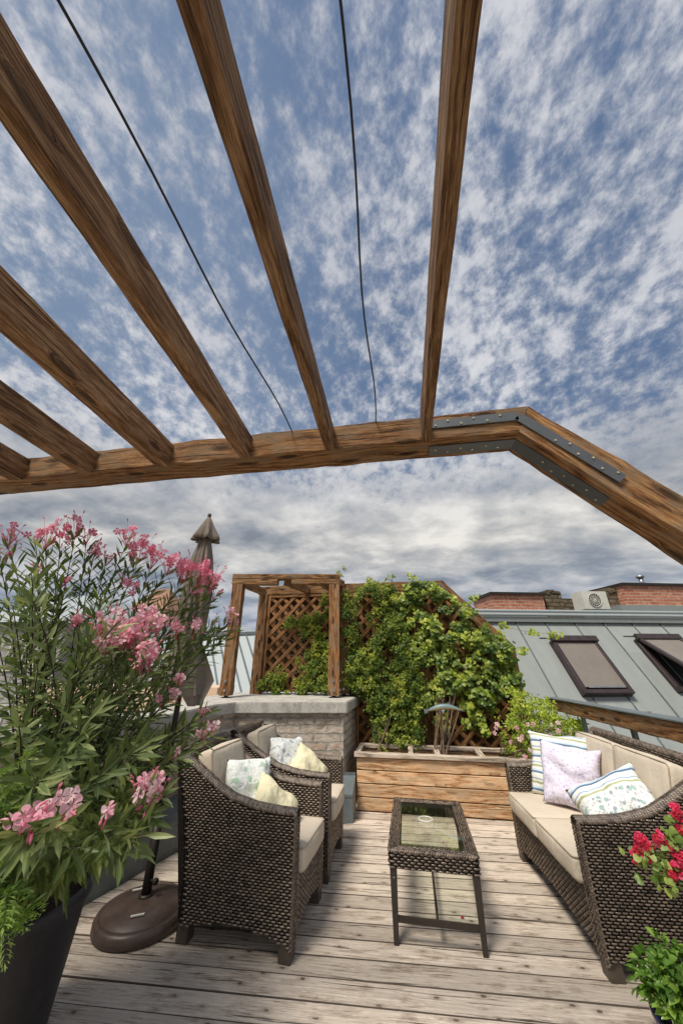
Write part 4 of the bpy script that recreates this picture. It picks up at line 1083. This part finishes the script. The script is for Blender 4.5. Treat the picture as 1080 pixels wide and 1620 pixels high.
PL = [(404,1092),(412,1070),(450,1056),(480,1040),(498,1012),(470,1003),(450,990),(456,978),(485,975),(503,962),(512,940),(528,950),(528,1000),(528,1096),(470,1098)]
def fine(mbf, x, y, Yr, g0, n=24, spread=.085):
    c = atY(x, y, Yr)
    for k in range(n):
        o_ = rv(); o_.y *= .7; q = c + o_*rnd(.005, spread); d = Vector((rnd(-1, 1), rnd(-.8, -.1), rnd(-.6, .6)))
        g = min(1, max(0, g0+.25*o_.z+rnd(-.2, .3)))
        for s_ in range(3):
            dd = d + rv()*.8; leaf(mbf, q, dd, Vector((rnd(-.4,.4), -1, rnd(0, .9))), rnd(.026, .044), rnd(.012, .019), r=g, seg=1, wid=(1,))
n_ = 0
for _ in range(2600):
    x, y = rnd(535, 690), rnd(915, 1190)
    if not inpoly(x, y, PB) or (inpoly(x, y, PH) and random.random() < .8): continue
    if nz(x, y, .035, 8) < -.34: continue
    n_ += 1
    if n_ > 520: break
    fine(fB, x, y, YT-rnd(.08, .34), rnd(.1, .8))
n_ = 0
for _ in range(2600):
    x, y = rnd(400, 530), rnd(935, 1098)
    if not inpoly(x, y, PL): continue
    if nz(x, y, .04, 5) < -.3: continue
    n_ += 1
    if n_ > 200: break
    fine(fB, x, y, YT-rnd(.05, .16), rnd(.2, .9), 20, .07)
for (x, y) in ((540,912),(545,898),(536,905),(582,918),(578,930),(596,922),(612,915),(622,912),(570,945),(575,935)):
    fine(fB, x, y, YT-.15, .7, 9, .05)
for k in range(4):
    b0 = Vector((-.35+rnd(-.1, .15), 4.9, .45)); tp = atY(rnd(590, 650), rnd(1060, 1120), YT-.05)
    sB.tube(bez(b0, b0.lerp(tp, .5)+Vector((rnd(-.1,.1), 0, 0)), tp, 10), [.007*(1-.07*i) for i in range(11)], 5, cap=False)
for k in range(8):
    b0 = Vector((-.75, YT-.08, rnd(1.2, 1.8))); tp = atY(rnd(415, 500), rnd(980, 1085), YT-.06)
    sB.tube(bez(b0, b0.lerp(tp, .5)+Vector((0, 0, rnd(-.1,.1))), tp, 8), .004, 5, cap=False)
t = thing('fine_leaved_creeper', 'small leaved green creeper spreading over the left part of the trellis', 'climbing plant', (-.35, 4.9, .45))
fB.build('foliage', M['vinefine'], t); sB.build('stem', M['palebark'], t, smooth=True)

# -- lime shrub and pink flowers at the right end of the planter
t = thing('lime_shrub', 'lime green leafy shrub at the right end of the planter behind the sofa', 'shrub', (1.35, 4.85, .45))
f_ = MB(); s_m = MB()
for k in range(260):
    x, y = rnd(808, 925), rnd(1088, 1190)
    if y < 1150 - (x-800)*.1 and x > 882: continue
    if y < 1095 + (x-840)*.45: continue
    c = atY(x, y, rnd(4.6, 5.1)); g0 = rnd(.1, .9)
    for q in range(16):
        leaf(f_, c+rv()*rnd(.005, .06), rv()+Vector((0,-.4,.5)), Vector((rnd(-.5,.5), -1, rnd(0,1))), rnd(.03, .055), rnd(.014, .024), r=min(1, max(0, g0+rnd(-.2,.3))), seg=1, wid=(1,))
    if k % 6 == 0: s_m.tube(bez(Vector((1.25, 4.85, .45)), Vector((1.3, 4.85, .7)), c, 7), .004, 5, cap=False)
f_.build('foliage', M['lime'], t); s_m.build('stem', M['palebark'], t)
t = thing('pale_pink_flowers', 'small pale pink flowering plant at the right end of the wooden planter', 'flowering plant', (1.02, 4.8, .45))
f_ = MB(); s_m = MB(); fl = MB()
for k in range(120):
    x, y = rnd(788, 905), rnd(1135, 1200)
    c = atY(x, y, rnd(4.55, 4.72)); g0 = rnd(.0, .6)
    if c.z < .46: c.z = .46+rnd(0,.05)
    for q in range(9):
        leaf(f_, c+rv()*rnd(.005, .05), rv()+Vector((0,-.4,.5)), Vector((rnd(-.5,.5), -1, rnd(0,1))), rnd(.02, .035), rnd(.008, .014), r=min(1, max(0, g0+rnd(-.2,.3))), seg=1, wid=(1,))
    if k % 4 == 0: s_m.tube(bez(Vector((1.0+rnd(-.05,.05), 4.8, .45)), Vector((1.0, 4.75, .6)), c, 6), .003, 5, cap=False)
fls = []
for (x, y) in [(rnd(790, 895), rnd(1140, 1198)) for _ in range(20)] + [(784,1152),(786,1146),(782,1160)]:
    c = atY(x, y, 4.50)
    fl = MB(); flower(fl, c, Vector((0,-1,.3))+rv()*.5, rnd(.036, .055), r0=rnd(.1, .9)); fl.build('flower', M['palepink'], t)
f_.build('foliage', M['lime'], t); s_m.build('stem', M['palebark'], t)

# -- geranium
GX, GY = 1.95, 2.0
t = thing('geranium', 'crimson flowering geranium reaching in from the right edge in front of the sofa', 'flowering plant', (1.6, 1.85, .55))
f_ = MB(); s_m = MB(); gb = Vector((1.62, 1.85, .62))
GC = [(1000,1322,13),(1004,1338,16),(1012,1330,13),(1033,1325,14),(995,1352,10),(1012,1352,9),(1055,1280,12),(1062,1350,14),(1072,1358,14),(1058,1372,14),(1050,1376,10),(1076,1300,10),(1078,1370,12),(1064,1308,8)]
for (x, y, rad) in GC:
    c = atR(x+10, y+3, 2.05); fl = MB(); rr = rad/590*2.05*.55
    for k in range(int(rad*.95)):
        o_ = rv()*rr*rnd(.4, 1); flower(fl, c+o_, o_+(O-c).normalized()*.02, rnd(.017, .026), r0=rnd(0, .8))
    fl.build('flower_head', M['red'], t)
    s_m.tube(bez(gb, gb.lerp(c, .6)+Vector((0,0,-.03)), c, 8), .0028, 5, cap=False)
GL = [(1012,1358),(1000,1352),(1022,1352),(985,1352),(1020,1368),(1030,1380),(1040,1365),(1035,1392),(1045,1300),(1060,1310),(1068,1318),(1075,1330),(1050,1322),(1048,1396),(1062,1395),(1075,1390),(1078,1345),(1028,1345),(1040,1350),(1008,1384),(1070,1290),(1050,1308),(1058,1335),(1085,1320),(1090,1360),(1100,1340),(1100,1400),(1110,1370)]
for (x, y) in GL:
    c = atR(x+12, y+3, 2.05)
    for k in range(4):
        roundleaf(f_, c+rv()*.028, Vector((rnd(-.7,.7), -1, rnd(-.2,1))), rnd(.016, .032), rnd(.2, 1))
    s_m.tube(bez(gb, gb.lerp(c, .6)+Vector((0,0,-.02)), c, 6), .0022, 5, cap=False)
f_.build('foliage', M['geraleaf'], t); s_m.build('stem', M['greenstem'], t)
m = MB(); m.lathe([(.01, 0), (.13, 0), (.17, .60), (.18, .60), (.18, .63), (.16, .63), (.15, .58), (.001, .585)], (1.72, 1.85, 0), 32)
tag(m.build('tall_pot', M['pot'], smooth=True), 'tall dark pot just outside the right edge that holds the red geranium', 'pot')

# -- leafy herb in a blue pot
hx, hy = 1.17, 2.02
hc = atZ(1100, 1612, .22)
t = thing('leafy_herb', 'bushy glossy green herb with tiny yellow buds at the lower right corner', 'plant', (hc.x, hc.y, .2))
f_ = MB(); s_m = MB(); bd = MB()
for k in range(190):
    an = rnd(0, 6.28); el = rnd(-.25, 1.2); rr = .185*rnd(.5, 1)
    c = Vector((hc.x + math.cos(an)*math.cos(el)*rr*.85, hc.y + math.sin(an)*math.cos(el)*rr*.85, .27 + math.sin(el)*rr*.75))
    out = (c - Vector((hc.x, hc.y, .2))).normalized()
    for q in range(4):
        leaf(f_, c+rv()*.02, out+rv()*.7+Vector((0,0,-.3)), out+Vector((0,0,.6))+rv()*.3, rnd(.036, .062), rnd(.020, .032), droop=.3, r=rnd(0, .9), wid=(.75, 1, .7))
    if k % 5 == 0: s_m.tube([Vector((hc.x, hc.y, .2)), c], .003, 5, cap=False)
    if k % 7 == 0:
        for q in range(7): 
            p = c + out*.03 + rv()*.015; s_m.tube([c, p], .001, 4, cap=False); f_.tube([p, p+rv()*.006], [.0035, .002], 5, r=1)
f_.build('foliage', M['basil'], t); s_m.build('stem', M['greenstem'], t)
m = MB(); m.lathe([(.01, 0), (.10, 0), (.135, .19), (.145, .195), (.145, .215), (.13, .215), (.12, .18), (.001, .185)], (hc.x, hc.y, 0), 32)
tag(m.build('blue_pot', M['bluepot'], smooth=True), 'dark blue glazed pot under the bushy herb at the lower right corner', 'pot')

# -- fish ornament
p = atY(705, 1122, 4.80); t = thing('fish_ornament', 'arched blue and cream fish ornament on a thin rod in front of the vine stems', 'ornament', (p.x, p.y, .45))
m = MB(); n = 14; pts = []; rad = []
for i in range(n+1):
    s = i/n; pts.append(p + Vector((-.21+.42*s, -.02*s, .045*math.sin(math.pi*s)-.02))); rad.append(.003+.034*math.sin(math.pi*min(1, s*1.05+.02))**.8*(1-.35*s))
m.tube(pts, rad, 12)
def fishm(t_, b):
    sp = t_.new('ShaderNodeSeparateXYZ'); t_.put(sp.inputs[0], t_.new('ShaderNodeTexCoord').outputs['Normal'])
    n_ = t_.noise(OBJ(t_), 40, 3, .6)
    c = t_.mix(t_.smooth(t_.math('ADD', sp.outputs[2], t_.math('MULTIPLY', n_, .6)), -.1, .5), (.42, .36, .16), (.17, .24, .27)); setb(t_, b, c, .35)
M['fish'] = mat('painted fish', fishm)
m.build('body', M['fish'], t, smooth=True)
m = MB(); q = pts[0]; m.add([q+Vector((.02,0,.01)), q+Vector((-.05,-.005,.02)), q+Vector((-.04,-.005,-.035)), q+Vector((.01,0,-.015)), q+Vector((.02,.006,0))], [(0,1,2,3), (0,4,3)])
q = pts[7]; m.add([q+Vector((-.03,0,.02)), q+Vector((.05,0,.055)), q+Vector((.06,.004,.02))], [(0,1,2)]); q = pts[5]; m.add([q+Vector((0,-.02,-.02)), q+Vector((.02,-.04,-.06)), q+Vector((.05,-.02,-.02))], [(0,1,2)])
m.build('fin', M['metalgrey'], t)
m = MB(); m.tube([(p.x-.01, p.y, .44), (p.x-.01, p.y, p.z)], .004, 6); m.build('rod', M['darkiron'], t)

# ------------------------------------------------------------------ right railing
t = thing('railing', 'weathered timber railing beam with zinc flashing and thin posts behind the sofa', 'railing', (1.86, 4.0, 0))
m = MB(); beam(m, (1.86, 1.2, 1.10), (1.86, 5.45, .985), .10, .125, jit=.006, seg=.07); m.build('rail_beam', M['beam'], t)
m = MB(); beam(m, (1.87, 1.2, 1.171), (1.87, 5.45, 1.056), .15, .012, jit=.0, cham=.002); m.build('flashing', M['metalgrey'], t)
for y in (1.8, 2.75, 3.7, 4.6, 5.35):
    m = MB(); m.box((1.865, y, .48), (.03, .045, 1.02)); m.build('rail_post', M['metalgrey'], t)
m = MB(); m.tube([(1.87, 1.2, .72), (1.87, 5.4, .72)], .011, 8); m.tube([(1.87, 1.2, .40), (1.87, 5.4, .40)], .011, 8); m.build('rail_bar', M['steel'], t)

# ------------------------------------------------------------------ zinc mansard roof opposite
ra, rb = R(14), R(58)
U = Vector((math.cos(ra), math.sin(ra), 0)); V = Vector((math.sin(ra)*math.cos(rb), -math.cos(ra)*math.cos(rb), -math.sin(rb))); Nn = U.cross(-V).normalized()
if Nn.y > 0: Nn = -Nn
Q0 = O + ray(867.7, 1017.5)*(6.76/ray(867.7, 1017.5).y)     # top left corner of the first skylight
def rp(u, v, h=0): return Q0 + U*u + V*v + Nn*h
def onroof(x, y):
    d = ray(x, y); s = (Q0-O).dot(Nn)/d.dot(Nn); q = O + d*s - Q0; return q.dot(U), q.dot(V)
vt = onroof(900, 984)[1]
t = thing('zinc_roof_building', 'neighbouring building with a grey-green standing seam zinc roof beyond the railing', 'building', tuple(rp(2, 5)))
t.location.z = -16
m = MB()
Ul, Ur, vb = -3.2, 12.5, 6.0
seams = []; u = Ul
while u < Ur: seams.append(u); u += .56
for a, b in zip(seams[:-1], seams[1:]):
    r = random.random(); vs_ = [vt, .9+rnd(-1.2, 1.5), vb] if random.random() < .5 else [vt, vb]
    for v0, v1 in zip(vs_[:-1], vs_[1:]):
        m.add([rp(a, v0), rp(b, v0), rp(b, v1-.004, .004), rp(a, v1-.004, .004)], [(0, 3, 2, 1)], [[(a, v0), (a, v1), (b, v1), (b, v0)]], random.random())
m.build('roof', M['zincroof'], t)
m = MB()
for u in seams:
    beam(m, rp(u, vt, .012), rp(u, vb, .012), .012, .028, up=Nn, jit=.0, cham=.002, seg=1.5)
m.build('seam', M['metalgrey'], t)  # darker metal than the sheets, standing in for shadow lines along the seams
top = rp(0, vt)
m = MB()       # walls and flat top behind the mansard
a, b = rp(Ul, vt), rp(Ur, vt); bk_ = Vector((-math.sin(ra), math.cos(ra), 0))*9
f0, f1 = rp(Ul, vb), rp(Ur, vb)
g = [a, b, b+bk_, a+bk_]
m.add([f0, f1, f1+bk_*1.3, f0+bk_*1.3, Vector((f0.x, f0.y, -16)), Vector((f1.x, f1.y, -16)), Vector(((f1+bk_*1.3).x, (f1+bk_*1.3).y, -16)), Vector(((f0+bk_*1.3).x, (f0+bk_*1.3).y, -16))], [(4,5,1,0), (5,6,2,1), (6,7,3,2), (7,4,0,3)])
m.add([f0, a, a+bk_, f0+bk_*1.3], [(0,1,2,3)]); m.add([f1, b, b+bk_, f1+bk_*1.3], [(3,2,1,0)])
m.build('wall', M['stucco'], t)
m = MB(); m.add([a-Vector((0,0,.02)), b-Vector((0,0,.02)), b+bk_, a+bk_], [(0,1,2,3)]); m.build('flat_roof', M['metalgrey'], t)
m = MB()       # stepped eaves flashing and gutter pipes along the top
for (off, z, w_, h_) in ((-.03, .03, .10, .09), (.10, .13, .16, .02), (.30, .17, .08, .07)):
    beam(m, a + bk_.normalized()*off + Vector((0,0,z)), b + bk_.normalized()*off + Vector((0,0,z)), w_, h_, jit=.0, cham=.004, seg=2)
m.build('ridge_flashing', M['zincroof'], t)
m = MB()
for (off, z, r_) in ((-.09, .11, .026), (.10, .20, .026)):
    m.tube([a + bk_.normalized()*off + Vector((0,0,z)), b + bk_.normalized()*off + Vector((0,0,z))], r_, 10)
m.build('pipe', M['paleroof'], t)
# low dark stone parapet on the top with chimneys
def tp(x, y, back_):       # point on the vertical plane 'back_' metres behind the roof top edge
    nh = Vector((-math.sin(ra), math.cos(ra), 0)); q = a + nh*back_; d = ray(x, y); return O + d*((q-O).dot(nh)/d.dot(nh))
NH = Vector((-math.sin(ra), math.cos(ra), 0))
def blockpx(mb, x0, x1, ytop, back_, depth, zb, r=0.0, over=0.0, h=None):
    p, q = tp(x0, ytop, back_), tp(x1, ytop, back_); zt2 = (p.z+q.z)/2
    p.z = q.z = zb if h is None else zt2-h; p -= U*over+NH*over; q += U*over-NH*over
    dd = NH*(depth+2*over); L = (q-p).length; H = zt2 - p.z
    b4 = [p, q, q+dd, p+dd]; vs = b4 + [v+Vector((0,0,H)) for v in b4]
    mb.add(vs, [(0,1,5,4), (1,2,6,5), (2,3,7,6), (3,0,4,7), (4,5,6,7), (3,2,1,0)], [[(0,0),(L,0),(L,H),(0,H)], [(0,0),(depth,0),(depth,H),(0,H)], [(0,0),(L,0),(L,H),(0,H)], [(0,0),(depth,0),(depth,H),(0,H)], [(0,0)]*4, [(0,0)]*4], r)
    return p, q, zt2
zb = a.z+.02
def chim(x0, x1, yt, back_, depth, label, mt):
    m = MB(); p, q, z_ = blockpx(m, x0, x1, yt+3, back_, depth, zb); t_ = thing('chimney', label, 'chimney', tuple((p+q)/2)); m.build('stack', mt, t_)
    m = MB(); blockpx(m, x0, x1, yt-.5, back_, depth, zb, over=.05, h=.055); m.build('coping', M['darkiron'] if mt is M['redbrick'] else M['oldbrick'], t_)
    m = MB(); blockpx(m, x0-3, x1+3, 965 if x0 < 900 else 958, back_-.06, depth+.12, zb); m.build('base_flashing', M['zincroof'], t_)
chim(777, 858, 938, 1.0, .9, 'low red brick chimney left of the white air conditioner', M['redbrick'])
chim(984, 1120, 924, .9, 1.2, 'wide red brick chimney right of the white air conditioner', M['redbrick'])
m = MB(); blockpx(m, 859, 886, 936, 1.1, .8, zb); blockpx(m, 886.5, 916, 947, 1.2, .8, zb); blockpx(m, 958, 983, 930, 1.1, .9, zb)
for k in range(16):
    x = rnd(860, 980); 
    if 885 < x < 957: continue
    blockpx(m, x, x+rnd(5, 10), rnd(933, 937), 1.08, .5, zb, r=random.random(), h=.05)
tag(m.build('stone_stub', M['oldbrick']), 'crumbling dark stone wall stub between the two brick chimneys', 'wall')
m = MB(); pp = tp(1015, 922, 1.4); m.tube([pp-Vector((0,0,.1)), pp+Vector((0,0,.10))], .05, 10); m.lathe([(.05, .10), (.09, .13), (.09, .16), (.02, .17)], tuple(pp), 14)
tag(m.build('vent_pipe', M['steel'], smooth=True), 'small capped metal vent pipe on top of the wide brick chimney', 'vent')
# air conditioner
m = MB(); p, q, z_ = blockpx(m, 919, 957, 935.5, .55, .32, zb, h=.36)
t_ = thing('air_conditioner', 'white outdoor air conditioner unit on the zinc roof between the chimneys', 'air conditioner', tuple((p+q)/2)); m.build('casing', M['acwhite'], t_)
cc = (p+q)/2 + Vector((0,0,.18)) - NH*.004 + U*.0 - U*(.03)
m = MB(); vs = [cc]; n = 28
for k in range(n): an = 2*math.pi*k/n; vs.append(cc + U*math.cos(an)*.135 + Vector((0,0,math.sin(an)*.135)))
m.add(vs, [(0, k+1, (k+1) % n+1) for k in range(n)]); m.build('fan_opening', M['void'], t_)
m = MB()
for rr in (.04, .07, .10, .135):
    m.tube([cc - NH*.008 + U*math.cos(2*math.pi*k/24)*rr + Vector((0,0,math.sin(2*math.pi*k/24)*rr)) for k in range(25)], .004 if rr < .13 else .008, 5, cap=False)
for k in range(8): an = math.pi*k/8; dvec = U*math.cos(an)*.135 + Vector((0,0,math.sin(an)*.135)); m.tube([cc-NH*.008-dvec, cc-NH*.008+dvec], .003, 4)
m.build('fan_grille', M['acwhite'], t_)
# skylights
def skylight(u0, v0, w_, h_, label, tilt=0.0):
    t_ = thing('skylight', label, 'skylight', tuple(rp(u0+w_/2, v0+h_)))
    def q(u, v, h): 
        if tilt: h = h + tilt*v/h_
        return rp(u0+u, v0+v, h)
    def bar(mb, a1, b1, w2, h2): beam(mb, a1, b1, w2, h2, up=Nn, jit=0, cham=.004, seg=1)
    m = MB(); fw_ = .07; hh = .06
    for (p1, p2) in (((0, fw_/2), (w_, fw_/2)), ((0, h_-fw_/2), (w_, h_-fw_/2)), ((fw_/2, fw_), (fw_/2, h_-fw_)), ((w_-fw_/2, fw_), (w_-fw_/2, h_-fw_))):
        bar(m, rp(u0+p1[0], v0+p1[1], .035), rp(u0+p2[0], v0+p2[1], .035), fw_, .07)
    m.build('frame', M['skyframe'], t_)
    m = MB(); m.add([rp(u0+.05, v0+.05, .01), rp(u0+w_-.05, v0+.05, .01), rp(u0+w_-.05, v0+h_-.05, .01), rp(u0+.05, v0+h_-.05, .01)], [(0,1,2,3)]); m.build('opening', M['void'], t_)
    m = MB()
    for (p1, p2) in (((0, .03), (w_, .03)), ((0, h_-.03), (w_, h_-.03)), ((.03, .06), (.03, h_-.06)), ((w_-.03, .06), (w_-.03, h_-.06))):
        bar(m, q(p1[0], p1[1], .095), q(p2[0], p2[1], .095), .06, .045)
    bar(m, q(-.02, .0, .12), q(w_+.02, .0, .12), .10, .06)
    s_ = m.build('sash', M['skyframe'], t_)
    m = MB(); m.add([q(.055, .06, .10), q(w_-.055, .06, .10), q(w_-.055, h_-.10, .10), q(.055, h_-.10, .10)], [(3,2,1,0)]); m.build('roller_shade', M['shade'], t_)
    m = MB(); bar(m, q(.10, h_-.085, .125), q(w_-.10, h_-.085, .125), .025, .012); m.build('shade_rail', M['steel'], t_)
    m = MB(); m.box((0,0,0), (.001,.001,.001)); 
    mm = MB()
    bar(mm, rp(u0-.12, v0-.10, .012), rp(u0+w_+.12, v0-.10, .012), .02, .02); bar(mm, rp(u0-.12, v0+h_+.22, .012), rp(u0+w_+.12, v0+h_+.22, .012), .015, .02)
    mm.build('flashing', M['zincroof'], t_)
uu, vv = onroof(935, 1016); u2, v2 = onroof(955, 1103); u3, v3 = onroof(993, 1103)
skylight(0, 0, uu, v2, 'closed brown framed skylight with taupe shade on the zinc roof, left one')
sA_, sv = onroof(1001, 1014.5)
skylight(sA_, sv, uu, v2, 'brown framed skylight tilted open at its lower edge, near the right border', tilt=.42)

# ------------------------------------------------------------------ city on the left
def house(name, label, x0, x1, yt, Y, depth, rise, wallm, roofmt, hip=True, zbase=-16, windows=0, cat='house'):
    p, q = atY(x0, yt, Y), atY(x1, yt, Y); z = (p.z+q.z)/2
    t_ = thing(name, label, cat, ((p.x+q.x)/2, Y, zbase)); m = MB()
    m.prism([(p.x, Y), (q.x, Y), (q.x, Y+depth), (p.x, Y+depth)], zbase, z); m.build('wall', wallm, t_)
    o_ = .35; A_ = [(p.x-o_, Y-o_, z), (q.x+o_, Y-o_, z), (q.x+o_, Y+depth+o_, z), (p.x-o_, Y+depth+o_, z)]
    ym = Y+depth/2; ins = min((q.x-p.x)/2*.8, depth/2) if hip else 0
    r0, r1 = (p.x-o_+ins, ym, z+rise), (q.x+o_-ins, ym, z+rise)
    m = MB(); m.add(A_+[r0, r1], [(0,1,5,4), (2,3,4,5), (1,2,5), (3,0,4), (3,2,1,0)], [[(0,0),(3,0),(3,2),(0,2)], [(0,0),(3,0),(3,2),(0,2)], [(0,0),(2,0),(1,2)], [(0,0),(2,0),(1,2)], [(0,0)]*4]); m.build('roof', roofmt, t_)
    for k in range(windows):
        wx = p.x + (q.x-p.x)*(k+.5)/windows
        for zz in (z-1.6, z-4.6):
            m = MB(); m.box((wx, Y-.02, zz), (1.0, .10, 1.5)); w_ = m.build('window', M['acwhite'], t_)
            m = MB(); m.box((wx, Y-.06, zz), (.8, .06, 1.3)); mm_ = m.build('pane', M['shade'], t_); mm_.parent = w_
    return t_, p, q, z
house('city_house', 'grey hipped roof house at the left edge seen through the oleander', -60, 110, 985, 16, 9, 2.2, M['greystucco'], M['paleroof'], windows=4)
house('city_house', 'beige house with a grey sheet roof behind the umbrella', 112, 262, 1008, 19, 10, 1.2, M['stucco'], M['metalgrey'], windows=4)
house('city_house', 'peach walled low house left of the timber portal', 262, 372, 1000, 23, 10, .8, M['stucco2'], M['paleroof'], windows=3)
house('city_house', 'long beige house far behind the parapet wall at the left', -200, 420, 1032, 42, 14, 2.5, M['stucco'], M['tile'], windows=12)
house('city_tower', 'beige tower with a pointed roof rising behind the oleander flowers', 205, 262, 965, 34, 4, 2.6, M['stucco'], M['tile'], cat='tower')
# near pale seamed roof left of the portal
t = thing('sheet_roof', 'pale grey standing seam sheet roof sloping down behind the wall cap left of the portal', 'roof', (-4, 8.5, -3))
P0 = atY(235, 1010, 10.5); P1 = atY(415, 1003, 10.5); D_ = Vector((.55, -.62, -.62)).normalized()
m = MB(); W1 = (P1-P0); nS = 16
for k in range(nS):
    a_ = P0 + W1*(k/nS)*1.25; b_ = P0 + W1*((k+1)/nS)*1.25
    m.add([a_, b_, b_+D_*7, a_+D_*7], [(0,3,2,1)], [[(k, 0), (k, 7), (k+1, 7), (k+1, 0)]], random.random())
m.build('sheet', M['paleroof'], t)
m = MB()
for k in range(nS+1):
    a_ = P0 + W1*(k/nS)*1.25; beam(m, a_+Vector((0,0,.02)), a_+D_*7+Vector((0,0,.02)), .03, .05, jit=0, cham=.002, seg=3)
beam(m, P0+Vector((-.1,0,.03)), P0+W1*1.25+Vector((0,0,.03)), .12, .10, jit=0, cham=.01, seg=2)
m.build('seam', M['metalgrey'], t)
m = MB(); a_ = P0+D_*7; b_ = P0+W1*1.25+D_*7
m.add([a_, b_, Vector((b_.x, b_.y, -16)), Vector((a_.x, a_.y, -16))], [(0,1,2,3)]); m.build('wall', M['stucco2'], t)
# terrace of peach wall below
m = MB(); p_, q_ = atY(150, 1085, 6.6), atY(350, 1075, 6.6); m.prism([(p_.x-1.5, 6.5), (q_.x, 6.5), (q_.x, 7.2), (p_.x-1.5, 7.2)], -16, p_.z); tag(m.build('peach_gable_wall', M['stucco2']), 'sunlit peach gable wall just behind the wall cap at the left', 'wall')
m = MB()
# conifer
def conifer(x, ytop, Y, h, label):
    p = atY(x, ytop, Y); t_ = thing('conifer_tree', label, 'tree', (p.x, p.y, p.z-h)); f_ = MB()
    for k in range(900):
        s = random.random()**.8; rr = (.05+s*h*.16)*rnd(.5, 1); an = rnd(0, 6.28); q = Vector((p.x+math.cos(an)*rr, p.y+math.sin(an)*rr, p.z-s*h))
        leaf(f_, q, Vector((math.cos(an), math.sin(an), -.2))+rv()*.4, Vector((0,0,1)), .35, .16, r=rnd(0,.6), seg=1, wid=(1,))
    f_.build('crown', M['oleander'], t_); m = MB(); m.tube([(p.x, p.y, p.z-h-4), (p.x, p.y, p.z-.3)], [.25, .03], 8); m.build('trunk', M['bark'], t_)
conifer(123, 925, 26, 6.5, 'pointed dark conifer rising between the roofs behind the oleander')
conifer(20, 985, 30, 6, 'rounded dark conifer at the far left edge behind the oleander')
